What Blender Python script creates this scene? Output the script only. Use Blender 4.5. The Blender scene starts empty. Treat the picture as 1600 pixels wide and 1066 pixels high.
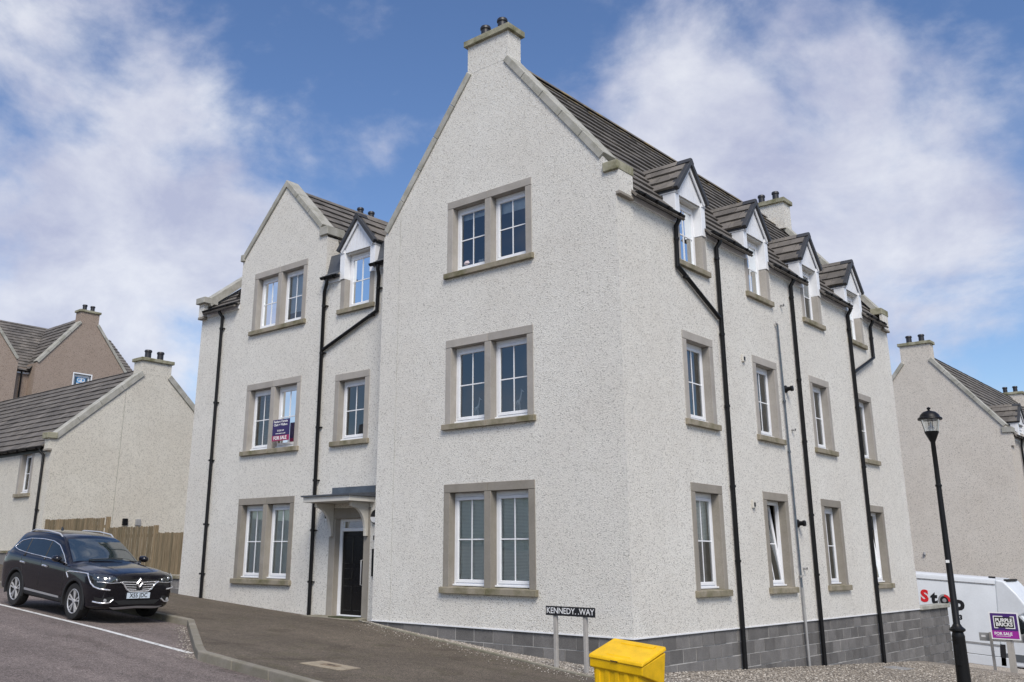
import bpy, bmesh, math, random
from mathutils import Vector, Matrix
from mathutils.bvhtree import BVHTree
random.seed(7)
scene = bpy.context.scene
COL = scene.collection
R = math.radians

# ------------------------------------------------------------------ camera
cam_d = bpy.data.cameras.new('camera'); cam = bpy.data.objects.new('camera', cam_d); COL.objects.link(cam)
scene.camera = cam
YAW, PIT, ROL = R(41.855), R(16.255), R(0.488)
f = Vector((-math.sin(YAW)*math.cos(PIT), math.cos(YAW)*math.cos(PIT), math.sin(PIT)))
r_ = Vector((math.cos(YAW), math.sin(YAW), 0)); u_ = r_.cross(f)
rr = r_*math.cos(ROL) + u_*math.sin(ROL); uu = -r_*math.sin(ROL) + u_*math.cos(ROL)
CAM = Vector((8.469, -13.529, 0.638))
m3 = Matrix((rr, uu, -f)).transposed().to_4x4(); m3.translation = CAM
cam.matrix_world = m3
cam_d.sensor_fit = 'HORIZONTAL'; cam_d.sensor_width = 36; cam_d.lens = 1466.6/1600*36
cam_d.shift_x = (800-724.7)/1600; cam_d.shift_y = (443.9-533)/1600
cam_d.clip_start = .1; cam_d.clip_end = 3000
scene.render.resolution_x = 1024; scene.render.resolution_y = 682

# ------------------------------------------------------------------ sky + sun
SUN_AZ, SUN_EL = R(132), R(48)        # azimuth clockwise from +y
world = bpy.data.worlds.new('World'); scene.world = world; world.use_nodes = True
nt = world.node_tree; nt.nodes.clear(); N = nt.nodes; L = nt.links
def wn(t, **k):
    n = N.new(t)
    for a, b in k.items(): setattr(n, a, b)
    return n
sky = wn('ShaderNodeTexSky', sky_type='NISHITA', sun_disc=False, sun_elevation=SUN_EL, sun_rotation=SUN_AZ)
sky.air_density = 1.0; sky.dust_density = .6; sky.ozone_density = 2.5
tc = wn('ShaderNodeTexCoord')
sep = wn('ShaderNodeSeparateXYZ'); L.new(tc.outputs['Generated'], sep.inputs[0])
def wmath(op, a, b=None, clamp=False):
    n = wn('ShaderNodeMath', operation=op, use_clamp=clamp)
    for i, v in enumerate((a, b)):
        if v is None: continue
        if isinstance(v, (int, float)): n.inputs[i].default_value = v
        else: L.new(v, n.inputs[i])
    return n.outputs[0]
zc = wmath('MAXIMUM', sep.outputs[2], 0.0); den = wmath('ADD', zc, .28)
px = wmath('DIVIDE', sep.outputs[0], den); py = wmath('DIVIDE', sep.outputs[1], den)
cmb = wn('ShaderNodeCombineXYZ'); L.new(px, cmb.inputs[0]); L.new(py, cmb.inputs[1])
def wnoise(scale, detail, rough, off, dist=0):
    mp = wn('ShaderNodeMapping'); mp.inputs['Location'].default_value = off
    L.new(cmb.outputs[0], mp.inputs[0])
    n = wn('ShaderNodeTexNoise'); n.inputs['Scale'].default_value = scale; n.inputs['Detail'].default_value = detail
    n.inputs['Roughness'].default_value = rough; n.inputs['Distortion'].default_value = dist
    L.new(mp.outputs[0], n.inputs['Vector']); return n.outputs['Fac']
def dnoise(scale, detail, rough, off, dist):
    mp = wn('ShaderNodeMapping'); mp.inputs['Location'].default_value = off; mp.inputs['Scale'].default_value = (1, 1, 1.5)
    L.new(tc.outputs['Generated'], mp.inputs[0])
    n = wn('ShaderNodeTexNoise'); n.inputs['Scale'].default_value = scale; n.inputs['Detail'].default_value = detail
    n.inputs['Roughness'].default_value = rough; n.inputs['Distortion'].default_value = dist
    L.new(mp.outputs[0], n.inputs['Vector']); return n.outputs['Fac']
n1 = dnoise(4.2, 11, .57, (3.1, 1.7, 0.4), .25)
dens = wmath('MULTIPLY', wmath('SUBTRACT', n1, .5), 2.3)
# banks of cloud standing in the sky: (image column, row of the bank's centre, angular size, amount)
def wdir(u, v):
    d = rr*((u-724.7)/1466.6) - uu*((v-443.9)/1466.6) + f
    return d.normalized()
BANKS = [(90, 500, .15, .40), (30, 120, .11, .26), (230, 330, .09, .16), (560, 40, .06, .22), (1420, 90, .17, .30), (1130, 150, .08, .22),
         (1300, 330, .11, .30), (1500, 470, .10, .06), (330, 400, .07, .12), (520, 250, .06, .12), (1050, 180, .06, .12),
         (780, 230, .12, -.20), (400, 130, .10, -.20), (900, 60, .07, -.14), (170, 100, .05, -.10), (300, 560, .04, -.06), (1560, 620, .08, -.14), (1240, 210, .05, -.14)]
nrm = wn('ShaderNodeVectorMath', operation='NORMALIZE'); L.new(tc.outputs['Generated'], nrm.inputs[0])
for (u, v, s, a) in BANKS:
    dn = wn('ShaderNodeVectorMath', operation='DISTANCE'); L.new(nrm.outputs[0], dn.inputs[0])
    dn.inputs[1].default_value = wdir(u, v)
    q = wmath('DIVIDE', dn.outputs['Value'], s); q = wmath('MULTIPLY', q, q); q = wmath('MULTIPLY', q, -1.0)
    e = wmath('POWER', 2.71828, q); dens = wmath('ADD', dens, wmath('MULTIPLY', e, a))
dens = wmath('ADD', dens, .08)
mask = wn('ShaderNodeMapRange', interpolation_type='SMOOTHSTEP'); L.new(dens, mask.inputs[0])
mask.inputs[1].default_value = -.07; mask.inputs[2].default_value = .52; mask.inputs[4].default_value = .90
n2 = dnoise(7.0, 8, .6, (8.3, 4.4, 2.0), .2)
cr = wn('ShaderNodeValToRGB'); L.new(n2, cr.inputs[0])
cr.color_ramp.elements[0].position = .34; cr.color_ramp.elements[0].color = (2.8, 2.95, 3.85, 1)
cr.color_ramp.elements[1].position = .66; cr.color_ramp.elements[1].color = (4.6, 4.7, 5.1, 1)
hs = wn('ShaderNodeHueSaturation'); hs.inputs['Hue'].default_value = .507; hs.inputs['Saturation'].default_value = 1.12; hs.inputs['Value'].default_value = .80
L.new(sky.outputs[0], hs.inputs['Color'])
mix = wn('ShaderNodeMix', data_type='RGBA'); L.new(mask.outputs[0], mix.inputs['Factor'])
L.new(hs.outputs[0], mix.inputs['A']); L.new(cr.outputs[0], mix.inputs['B'])
bg = wn('ShaderNodeBackground'); bg.inputs['Strength'].default_value = .085
L.new(mix.outputs['Result'], bg.inputs[0])
wo = wn('ShaderNodeOutputWorld'); L.new(bg.outputs[0], wo.inputs[0])

sun_d = bpy.data.lights.new('sun', 'SUN'); sun_d.energy = 1.6; sun_d.angle = R(26); sun_d.color = (1, .94, .85)
sun = bpy.data.objects.new('sun', sun_d); COL.objects.link(sun)
sdir = Vector((math.sin(SUN_AZ)*math.cos(SUN_EL), math.cos(SUN_AZ)*math.cos(SUN_EL), math.sin(SUN_EL)))
sun.rotation_euler = sdir.to_track_quat('Z', 'Y').to_euler(); sun.location = sdir*60
vs = scene.view_settings; vs.view_transform = 'Standard'; vs.look = 'None'; vs.exposure = 1.08; vs.gamma = 1
vs.use_curve_mapping = False

# ------------------------------------------------------------------ materials
def lin(c): return tuple((v/12.92 if v <= .04045 else ((v+.055)/1.055)**2.4) for v in c)
class Mat:
    def __init__(s, name, base=(.5, .5, .5), rough=.6, metal=0, spec=.5):
        s.m = bpy.data.materials.new(name); s.m.use_nodes = True
        s.t = s.m.node_tree; s.b = s.t.nodes['Principled BSDF']
        s.b.inputs['Base Color'].default_value = (*base, 1); s.b.inputs['Roughness'].default_value = rough
        s.b.inputs['Metallic'].default_value = metal; s.b.inputs['Specular IOR Level'].default_value = spec
        s.tc = None; s.base = base
    def n(s, t, **k):
        n = s.t.nodes.new(t)
        for a, b in k.items(): setattr(n, a, b)
        return n
    def l(s, a, b): s.t.links.new(a, b)
    def coord(s):
        if not s.tc: s.tc = s.n('ShaderNodeNewGeometry')
        return s.tc.outputs['Position']
    def scaled(s, sc):
        mp = s.n('ShaderNodeMapping'); mp.inputs['Scale'].default_value = sc; s.l(s.coord(), mp.inputs[0]); return mp.outputs[0]
    def noise(s, scale, detail=4, rough=.5, vec=None):
        n = s.n('ShaderNodeTexNoise'); n.inputs['Scale'].default_value = scale; n.inputs['Detail'].default_value = detail
        n.inputs['Roughness'].default_value = rough; s.l(vec or s.coord(), n.inputs['Vector']); return n.outputs['Fac']
    def voro(s, scale, out='Color'):
        n = s.n('ShaderNodeTexVoronoi'); n.inputs['Scale'].default_value = scale; s.l(s.coord(), n.inputs['Vector']); return n.outputs[out]
    def ramp(s, fac, stops):
        r = s.n('ShaderNodeValToRGB'); s.l(fac, r.inputs[0]); e = r.color_ramp.elements
        while len(e) < len(stops): e.new(.5)
        for q, (p, c) in zip(e, stops): q.position = p; q.color = (*c, 1) if len(c) == 3 else c
        return r.outputs[0]
    def mixc(s, fac, a, b, mode='MIX'):
        m = s.n('ShaderNodeMix', data_type='RGBA', blend_type=mode)
        for k, v in (('Factor', fac), ('A', a), ('B', b)):
            if isinstance(v, (int, float)): m.inputs[k].default_value = v
            elif isinstance(v, tuple): m.inputs[k].default_value = (*v, 1)
            else: s.l(v, m.inputs[k])
        return m.outputs['Result']
    def color(s, o): s.l(o, s.b.inputs['Base Color']); return s
    def bump(s, h, strength, dist):
        b = s.n('ShaderNodeBump'); b.inputs['Strength'].default_value = strength; b.inputs['Distance'].default_value = dist
        s.l(h, b.inputs['Height']); s.l(b.outputs[0], s.b.inputs['Normal']); return s
    def vary(s, amt=.15, scale=2.0, fine=40, famt=.08, rnd=0):
        a = s.noise(scale, 5, .6); b = s.noise(fine, 3, .6)
        c = s.mixc(1.0, s.base, s.ramp(a, [(.3, (1-amt,)*3), (.7, (1+amt,)*3)]), 'MULTIPLY')
        c = s.mixc(1.0, c, s.ramp(b, [(.3, (1-famt,)*3), (.7, (1+famt,)*3)]), 'MULTIPLY')
        if rnd:
            o = s.n('ShaderNodeObjectInfo')
            c = s.mixc(1.0, c, s.ramp(o.outputs['Random'], [(0, (1-rnd,)*3), (1, (1+rnd,)*3)]), 'MULTIPLY')
        s.color(c); return s

def harl(name, base, lo, hi, scale=90, tone=None):
    M = Mat(name, base, .93, spec=.2)
    n = M.noise(scale, 4, .7)
    c = M.ramp(n, [(.32, lo), (.45, base), (.57, base), (.70, hi)])
    v = M.voro(scale*.9)
    sv = M.n('ShaderNodeSeparateColor'); M.l(v, sv.inputs[0])
    chips = M.ramp(sv.outputs[0], [(.0, (.40, .39, .39)), (.08, (.58, .57, .56)), (.11, (.95, .95, .95)), (.5, (1.0, 1.0, 1.0)), (.90, (1.0, 1.0, 1.0)), (.96, (1.07, 1.07, 1.07))])
    c = M.mixc(1.0, c, chips, 'MULTIPLY')
    st = M.noise(.45, 5, .6); c = M.mixc(1.0, c, M.ramp(st, [(.3, (.95, .935, .92)), (.7, (1.03, 1.03, 1.03))]), 'MULTIPLY')
    st = M.noise(2.6, 4, .6); c = M.mixc(1.0, c, M.ramp(st, [(.3, (.965, .965, .965)), (.7, (1.03, 1.03, 1.03))]), 'MULTIPLY')
    M.color(c); h = M.voro(scale*.9, 'Distance'); M.bump(h, .8, .010); return M.m
H_MAIN = harl('roughcast', (.755, .735, .68), (.44, .42, .385), (.86, .85, .81))
H_COT = harl('roughcast_cottage', (.69, .66, .58), (.47, .45, .40), (.80, .775, .71), 80)
H_BRN = harl('roughcast_brown', (.36, .29, .24), (.25, .195, .16), (.44, .36, .31), 60)
H_RGT = harl('roughcast_far', (.66, .615, .55), (.50, .465, .41), (.76, .72, .66), 70)

def stone(name, base, algae=0.0, rnd=.06):
    M = Mat(name, base, .85, spec=.25); M.vary(.10, 2.2, 60, .10, rnd)
    c = M.b.inputs['Base Color'].links[0].from_socket
    if algae:
        a = M.noise(3.2, 6, .65); fac = M.ramp(a, [(.42, (0, 0, 0)), (.68, (algae,)*3)])
        c = M.mixc(fac, c, (.10, .095, .035)); M.color(c)
    M.bump(M.noise(140, 3, .6), .25, .004); return M.m
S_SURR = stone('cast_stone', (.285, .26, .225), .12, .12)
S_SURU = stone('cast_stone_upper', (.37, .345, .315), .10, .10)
S_SILL = stone('cast_stone_sill', (.30, .265, .205), .75)
S_COPE = stone('coping_stone', (.41, .40, .36), .40)
S_CAP = stone('cap_stone', (.34, .325, .24), .85)
S_SLAB = stone('slab_stone', (.27, .25, .20), .5)
S_KERB = stone('kerb_concrete', (.235, .215, .18), .35, .08)
S_BLOCK = Mat('block', (.165, .158, .152), .9, spec=.25).vary(.18, 3, 90, .30, .22); S_BLOCK.bump(S_BLOCK.noise(110, 4, .65), .5, .006); S_BLOCK = S_BLOCK.m
S_MORT = Mat('mortar', (.44, .425, .40), .95).vary(.2, 5, 60, .1).m

M_TILE = Mat('roof_tile', (.135, .125, .115), .8, spec=.3)
_c = M_TILE.mixc(1.0, M_TILE.base, M_TILE.ramp(M_TILE.noise(1.3, 6, .65), [(.3, (.75, .74, .74)), (.7, (1.3, 1.27, 1.22))]), 'MULTIPLY')
_c = M_TILE.mixc(1.0, _c, M_TILE.ramp(M_TILE.noise(70, 3, .6), [(.3, (.8,)*3), (.7, (1.2,)*3)]), 'MULTIPLY')
_v = M_TILE.voro(3.1); _s = M_TILE.n('ShaderNodeSeparateColor'); M_TILE.l(_v, _s.inputs[0])
_c = M_TILE.mixc(1.0, _c, M_TILE.ramp(_s.outputs[0], [(0, (.86,)*3), (1, (1.14,)*3)]), 'MULTIPLY')
_li = M_TILE.ramp(M_TILE.noise(9, 6, .7), [(.60, (0, 0, 0)), (.72, (.5,)*3)]); _c = M_TILE.mixc(_li, _c, (.26, .22, .12))
_gi = M_TILE.n('ShaderNodeNewGeometry'); _c = M_TILE.mixc(1.0, _c, M_TILE.ramp(_gi.outputs['Random Per Island'], [(0, (.82,)*3), (1, (1.18,)*3)]), 'MULTIPLY')
_ob = M_TILE.n('ShaderNodeObjectInfo'); _c = M_TILE.mixc(1.0, _c, M_TILE.ramp(_ob.outputs['Random'], [(0, (.88,)*3), (1, (1.12,)*3)]), 'MULTIPLY')
M_TILE.color(_c).bump(M_TILE.noise(90, 3, .6), .3, .004); M_TILE = M_TILE.m
TILES = {}
M_TILEY = Mat('lichen_tile', (.2, .17, .10), .85)
M_TILEY.color(M_TILEY.mixc(M_TILEY.ramp(M_TILEY.noise(5, 6, .65), [(.48, (0, 0, 0)), (.66, (1, 1, 1))]), (.135, .124, .112), (.30, .215, .075))).bump(M_TILEY.noise(60, 3), .4, .005); M_TILEY = M_TILEY.m
M_RIDGE = Mat('ridge_dark', (.045, .046, .05), .55, spec=.4).vary(.2, 6, 60, .12).m
M_LEAD = Mat('lead', (.075, .082, .095), .5, .0, .5).vary(.18, 4, 30, .1).m
M_LEADB = Mat('lead_blue', (.085, .105, .13), .55).vary(.2, 5, 40, .1).m
M_BLK = Mat('black_plastic', (.006, .006, .007), .42, spec=.28).vary(.2, 3, 30, .1).m
M_POT = Mat('chimney_pot', (.02, .02, .025), .45, spec=.5).vary(.25, 6, 40, .1).m
M_WHT = Mat('white_pvc', (.80, .81, .83), .35, spec=.5).vary(.05, 3, 20, .02).m
M_CREAM = Mat('cream_paint', (.60, .575, .52), .5).vary(.06, 3, 30, .04).m
M_GRYP = Mat('grey_pipe', (.30, .30, .30), .5).vary(.12, 4, 30, .05).m
M_STEEL = Mat('galvanised', (.33, .33, .33), .55, .3).vary(.12, 5, 60, .08).m
M_DOOR = Mat('black_door', (.008, .008, .009), .22, spec=.5).m
M_CHR = Mat('chrome', (.82, .82, .84), .22, .72).m
M_ALU = Mat('alloy', (.62, .62, .63), .35, .45).m
M_PAINT = Mat('car_paint', (.006, .0055, .009), .10, .0, .40); M_PAINT.b.inputs['Coat Weight'].default_value = .35; M_PAINT.b.inputs['Coat Roughness'].default_value = .04; M_PAINT = M_PAINT.m
M_CGLS = Mat('car_glass', (.012, .016, .017), .03, 0, .9).m
M_SCRN = Mat('windscreen_glass', (.020, .030, .032), .03, 0, .5); M_SCRN.b.inputs['IOR'].default_value = 3.0; M_SCRN = M_SCRN.m
M_TYRE = Mat('tyre', (.014, .014, .014), .85).vary(.2, 8, 60, .15).m
M_CLAD = Mat('dark_cladding', (.016, .016, .017), .6).m
M_SILV = Mat('silver_plastic', (.42, .42, .43), .4, .3).m
M_YEL = Mat('yellow_plastic', (.78, .46, .004), .42, spec=.4).vary(.16, 5, 70, .08); M_YEL.bump(M_YEL.noise(120, 2), .08, .003); M_YEL = M_YEL.m
M_VAN = Mat('van_white', (.70, .73, .76), .35, spec=.5).vary(.06, 1.5, 20, .03).m
M_VANG = Mat('van_grey', (.10, .11, .12), .5).m
M_RED = Mat('print_red', (.70, .02, .025), .5).m
M_INK = Mat('print_black', (.012, .012, .014), .5).m
M_PAPER = Mat('print_white', (.80, .80, .80), .5).m
M_PURP = Mat('print_purple', (.055, .018, .15), .45).m
M_MAG = Mat('print_magenta', (.32, .02, .30), .45).m
M_NAVY = Mat('print_navy', (.035, .02, .11), .45).m
M_CRIM = Mat('print_crimson', (.33, .02, .10), .45).m
M_PLATE = Mat('plate', (.62, .70, .78), .4).m
M_SKYB = Mat('print_sky_blue', (.06, .30, .62), .45).m
M_BLIND = Mat('blind', (.86, .86, .78), .7).m
M_CURT = Mat('curtain', (.50, .45, .38), .9).vary(.15, 9, 60, .1).m
M_POST = Mat('grey_post', (.36, .34, .315), .7).vary(.12, 5, 60, .08).m
M_ROLL = Mat('roller_blind', (.62, .66, .70), .8).m
M_PORC = Mat('porcelain', (.72, .70, .70), .3).m
M_MAT = Mat('rubber_mat', (.045, .05, .02), .95).vary(.4, 12, 60, .3).m
M_WOOD = Mat('fence_wood', (.215, .172, .112), .85, spec=.2)
_c = M_WOOD.mixc(1.0, M_WOOD.base, M_WOOD.ramp(M_WOOD.noise(1, 5, .6, M_WOOD.scaled((30, 30, 2.5))), [(.3, (.65, .64, .62)), (.7, (1.3, 1.3, 1.3))]), 'MULTIPLY')
_o = M_WOOD.n('ShaderNodeObjectInfo'); _c = M_WOOD.mixc(1.0, _c, M_WOOD.ramp(_o.outputs['Random'], [(0, (.74, .76, .74)), (1, (1.25, 1.2, 1.15))]), 'MULTIPLY')
M_WOOD.color(_c); M_WOOD = M_WOOD.m

def asphalt(name, base, patch, agg=130, moss=0):
    M = Mat(name, base, .92, spec=.25)
    v = M.voro(agg); sv = M.n('ShaderNodeSeparateColor'); M.l(v, sv.inputs[0])
    c = M.mixc(1.0, base, M.ramp(sv.outputs[0], [(0, (.45,)*3), (.5, (.95,)*3), (.9, (1.3,)*3), (1, (2.0,)*3)]), 'MULTIPLY')
    c = M.mixc(1.0, c, M.ramp(M.noise(.7, 6, .62), [(.3, (1-patch,)*3), (.7, (1+patch,)*3)]), 'MULTIPLY')
    c = M.mixc(1.0, c, M.ramp(M.noise(7, 5, .6), [(.3, (.86, .87, .86)), (.7, (1.14, 1.13, 1.12))]), 'MULTIPLY')
    c = M.mixc(1.0, c, M.ramp(M.noise(1.0, 5, .6, M.scaled((.25, 1.7, 1))), [(.34, (.84, .84, .84)), (.62, (1.06, 1.06, 1.06))]), 'MULTIPLY')
    c = M.mixc(1.0, c, M.ramp(M.noise(1.15, 1, .3), [(.66, (1, 1, 1)), (.675, (.80, .79, .78)), (.74, (.86, .85, .84))]), 'MULTIPLY')
    if moss:
        c = M.mixc(M.ramp(M.noise(2.2, 6, .7), [(.52, (0, 0, 0)), (.75, (moss,)*3)]), c, (.085, .08, .04))
    M.color(c).bump(M.voro(agg, 'Distance'), .5, .006); return M.m
M_ROAD = asphalt('road_asphalt', (.180, .150, .139), .10, 75)
M_PAVE = asphalt('pavement_asphalt', (.124, .103, .081), .13, 95, .5)
M_PAINTW = Mat('road_paint', (.66, .66, .64), .8)
_f = M_PAINTW.ramp(M_PAINTW.noise(16, 6, .7), [(.36, (0, 0, 0)), (.46, (1, 1, 1))])
M_PAINTW.color(M_PAINTW.mixc(_f, (.13, .12, .12), (.66, .66, .64))); M_PAINTW = M_PAINTW.m
M_GRAV = Mat('gravel', (.26, .23, .19), .9, spec=.25)
_v = M_GRAV.voro(36); _s = M_GRAV.n('ShaderNodeSeparateColor'); M_GRAV.l(_v, _s.inputs[0])
_c = M_GRAV.ramp(_s.outputs[0], [(0, (.10, .088, .075)), (.35, (.22, .19, .16)), (.7, (.33, .295, .25)), (1, (.50, .46, .40))])
_d = M_GRAV.voro(36, 'Distance'); M_GRAV.color(_c); M_GRAV.bump(_d, 1.0, -.02); M_GRAV = M_GRAV.m
M_PEB = Mat('pebble', (.28, .25, .21), .85)
_g = M_PEB.n('ShaderNodeNewGeometry')
M_PEB.color(M_PEB.ramp(_g.outputs['Random Per Island'], [(0, (.10, .088, .075)), (.4, (.24, .21, .175)), (.75, (.36, .32, .27)), (1, (.56, .52, .46))])); M_PEB = M_PEB.m
M_EARTH = Mat('earth_grass', (.085, .082, .06), .95).vary(.3, .3, 10, .2).m

def glass(name, tint, refl=1.5):
    m = bpy.data.materials.new(name); m.use_nodes = True; t = m.node_tree; t.nodes.clear()
    tr = t.nodes.new('ShaderNodeBsdfTransparent'); tr.inputs[0].default_value = (*tint, 1)
    gl = t.nodes.new('ShaderNodeBsdfGlossy'); gl.inputs['Roughness'].default_value = .015; gl.inputs[0].default_value = (.92, .96, .98, 1)
    tcn = t.nodes.new('ShaderNodeNewGeometry'); ns = t.nodes.new('ShaderNodeTexNoise'); ns.inputs['Scale'].default_value = 1.6; ns.inputs['Detail'].default_value = 1
    t.links.new(tcn.outputs['Position'], ns.inputs['Vector'])
    bp = t.nodes.new('ShaderNodeBump'); bp.inputs['Strength'].default_value = .05; bp.inputs['Distance'].default_value = .03
    t.links.new(ns.outputs['Fac'], bp.inputs['Height']); t.links.new(bp.outputs[0], gl.inputs['Normal'])
    fr = t.nodes.new('ShaderNodeFresnel'); fr.inputs[0].default_value = refl
    mu = t.nodes.new('ShaderNodeMath'); mu.operation = 'MULTIPLY_ADD'; mu.use_clamp = True; mu.inputs[1].default_value = 1.3; mu.inputs[2].default_value = .09
    mx = t.nodes.new('ShaderNodeMixShader'); o = t.nodes.new('ShaderNodeOutputMaterial')
    t.links.new(fr.outputs[0], mu.inputs[0]); t.links.new(mu.outputs[0], mx.inputs[0]); t.links.new(tr.outputs[0], mx.inputs[1]); t.links.new(gl.outputs[0], mx.inputs[2])
    t.links.new(mx.outputs[0], o.inputs[0]); return m
M_GLASS = glass('window_glass', (.92, .95, .93), 1.5)
M_CLEAR = glass('clear_glass', (.93, .95, .95), 1.25)
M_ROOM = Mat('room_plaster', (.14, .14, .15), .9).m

# ------------------------------------------------------------------ mesh helpers
OFF = [Vector((0, 0, 0))]
class MB:
    def __init__(s): s.v = []; s.f = []
    def face(s, pts):
        b = len(s.v); s.v += [Vector(p) for p in pts]; s.f.append(tuple(range(b, b+len(pts)))); return s
    def hexa(s, p):        # p: 8 points, bottom loop then top loop
        b = len(s.v); s.v += [Vector(q) for q in p]
        for q in ((0, 3, 2, 1), (4, 5, 6, 7), (0, 1, 5, 4), (1, 2, 6, 5), (2, 3, 7, 6), (3, 0, 4, 7)): s.f.append(tuple(b+i for i in q))
        return s
    def box(s, x0, x1, y0, y1, z0, z1, P=None):
        p = [(x0, y0, z0), (x1, y0, z0), (x1, y1, z0), (x0, y1, z0), (x0, y0, z1), (x1, y0, z1), (x1, y1, z1), (x0, y1, z1)]
        return s.hexa([P(*q) for q in p] if P else p)
    def prism(s, poly, d0, d1, P):      # poly in (s,t), extruded along d
        b = len(s.v); n = len(poly)
        s.v += [Vector(P(a, c, d0)) for a, c in poly] + [Vector(P(a, c, d1)) for a, c in poly]
        s.f.append(tuple(b+i for i in range(n))); s.f.append(tuple(b+n+i for i in reversed(range(n))))
        for i in range(n):
            j = (i+1) % n; s.f.append((b+i, b+n+i, b+n+j, b+j))
        return s
    def tube(s, pts, rad, n=10, cap=True):
        pts = [Vector(p) for p in pts]; rings = []; b = len(s.v); up = None
        for i, p in enumerate(pts):
            t = ((pts[min(i+1, len(pts)-1)]-p).normalized() + (p-pts[max(i-1, 0)]).normalized()).normalized()
            if up is None: up = t.orthogonal().normalized()
            up = (up - t*up.dot(t)).normalized(); w = t.cross(up); k = 1.0
            if 0 < i < len(pts)-1:
                c = (pts[i+1]-p).normalized().dot(t); k = 1/max(c, .5)
            rd = rad[i] if isinstance(rad, (list, tuple)) else rad
            for j in range(n):
                a = 2*math.pi*j/n; s.v.append(p + (up*math.cos(a)+w*math.sin(a))*rd*(1 if k == 1 else k**.5))
        for i in range(len(pts)-1):
            for j in range(n):
                q = (j+1) % n; s.f.append((b+i*n+j, b+i*n+q, b+(i+1)*n+q, b+(i+1)*n+j))
        if cap:
            s.f.append(tuple(b+j for j in reversed(range(n)))); e = b+(len(pts)-1)*n; s.f.append(tuple(e+j for j in range(n)))
        return s
    def lathe(s, prof, c=(0, 0, 0), n=20, axis='z', cap=True):
        b = len(s.v); c = Vector(c)
        for (rd, h) in prof:
            for j in range(n):
                a = 2*math.pi*j/n; x, y = rd*math.cos(a), rd*math.sin(a)
                s.v.append(c + (Vector((x, y, h)) if axis == 'z' else Vector((x, h, y)) if axis == 'y' else Vector((h, x, y))))
        for i in range(len(prof)-1):
            for j in range(n):
                q = (j+1) % n; s.f.append((b+i*n+j, b+i*n+q, b+(i+1)*n+q, b+(i+1)*n+j))
        if cap:
            s.f.append(tuple(b+j for j in reversed(range(n)))); e = b+(len(prof)-1)*n; s.f.append(tuple(e+j for j in range(n)))
        return s
    def build(s, name, mat, parent=None, bevel=0, smooth=None, off=None, recalc=True, seg=1):
        o0 = OFF[0] if off is None else Vector(off)
        me = bpy.data.meshes.new(name); me.from_pydata([v-o0 for v in s.v], [], s.f)
        if recalc:
            bm = bmesh.new(); bm.from_mesh(me); bmesh.ops.recalc_face_normals(bm, faces=bm.faces); bm.to_mesh(me); bm.free()
        me.materials.append(mat)
        if smooth is not None:
            me.shade_smooth(); me.set_sharp_from_angle(angle=R(smooth))
        o = bpy.data.objects.new(name, me); COL.objects.link(o)
        if parent: o.parent = parent
        if bevel:
            bv = o.modifiers.new('bevel', 'BEVEL'); bv.width = bevel; bv.segments = seg; bv.limit_method = 'ANGLE'; bv.angle_limit = R(40)
        return o
def tag(o, label=None, cat=None, group=None, kind=None):
    for k, v in (('label', label), ('category', cat), ('group', group), ('kind', kind)):
        if v: o[k] = v
    return o
def thing(name, label, cat, loc=(0, 0, 0), rot=(0, 0, 0), group=None, world=True):
    o = bpy.data.objects.new(name, None); COL.objects.link(o); o.location = loc; o.rotation_euler = rot; o.empty_display_size = .2
    OFF[0] = Vector(loc) if world else Vector((0, 0, 0))
    return tag(o, label, cat, group)
def text(name, body, mat, parent, Pm, size, bold=0, ext=.002, align='CENTER', spacing=1.0, sx=1.0):
    """flat lettering; Pm: 4x4 matrix placing text plane (x right, y up, z out)"""
    cu = bpy.data.curves.new(name, 'FONT'); cu.body = body; cu.size = size; cu.align_x = align; cu.align_y = 'CENTER'
    cu.offset = bold; cu.extrude = ext; cu.resolution_u = 3; cu.space_character = spacing
    o = bpy.data.objects.new(name+'_tmp', cu); COL.objects.link(o); bpy.context.view_layer.update()
    me = bpy.data.meshes.new_from_object(o.evaluated_get(bpy.context.evaluated_depsgraph_get()))
    bpy.data.objects.remove(o); bpy.data.curves.remove(cu)
    me.transform(Pm @ Matrix.Diagonal((sx, 1, 1, 1))); me.transform(Matrix.Translation(-OFF[0])); me.materials.clear(); me.materials.append(mat); me.name = name
    o = bpy.data.objects.new(name, me); COL.objects.link(o); o.parent = parent; return o
def frame_mat(origin, right, up):
    right = Vector(right).normalized(); up = Vector(up).normalized(); n = right.cross(up)
    m = Matrix((right, up, n)).transposed().to_4x4(); m.translation = Vector(origin); return m
def interp(x, xs, ys):
    if x <= xs[0]: return ys[0]
    for i in range(len(xs)-1):
        if x <= xs[i+1]: return ys[i]+(ys[i+1]-ys[i])*(x-xs[i])/(xs[i+1]-xs[i])
    return ys[-1]

# ------------------------------------------------------------------ ground
def gz(x, y):
    b = interp(x, [-10, -8.5, -7.5, -6, -4.5, -2.5, 0], [0, .012, .07, .11, .05, 0, 0]) * max(0, min(1, (y+2.2)/1.8))
    xx = max(-70, min(40, x)); yy = max(-60, min(60, y))
    z = -1.09 - .058*xx - (.054*yy if yy > 0 else .03*yy) + b
    if yy > 14: z -= .06*(min(yy, 30)-14)
    return z
def sheet(name, xs, ys, dz, mat, kind='structure', zf=gz):
    """ys: function x -> list of y"""
    v = []; fc = []
    for x in xs:
        v += [Vector((x, y, zf(x, y)+dz)) for y in ys(x)]
    n = len(ys(xs[0]))
    for i in range(len(xs)-1):
        for j in range(n-1): fc.append((i*n+j, (i+1)*n+j, (i+1)*n+j+1, i*n+j+1))
    me = bpy.data.meshes.new(name); me.from_pydata(v, [], fc); me.materials.append(mat); me.shade_smooth()
    o = bpy.data.objects.new(name, me); COL.objects.link(o); tag(o, kind=kind); return o
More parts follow.
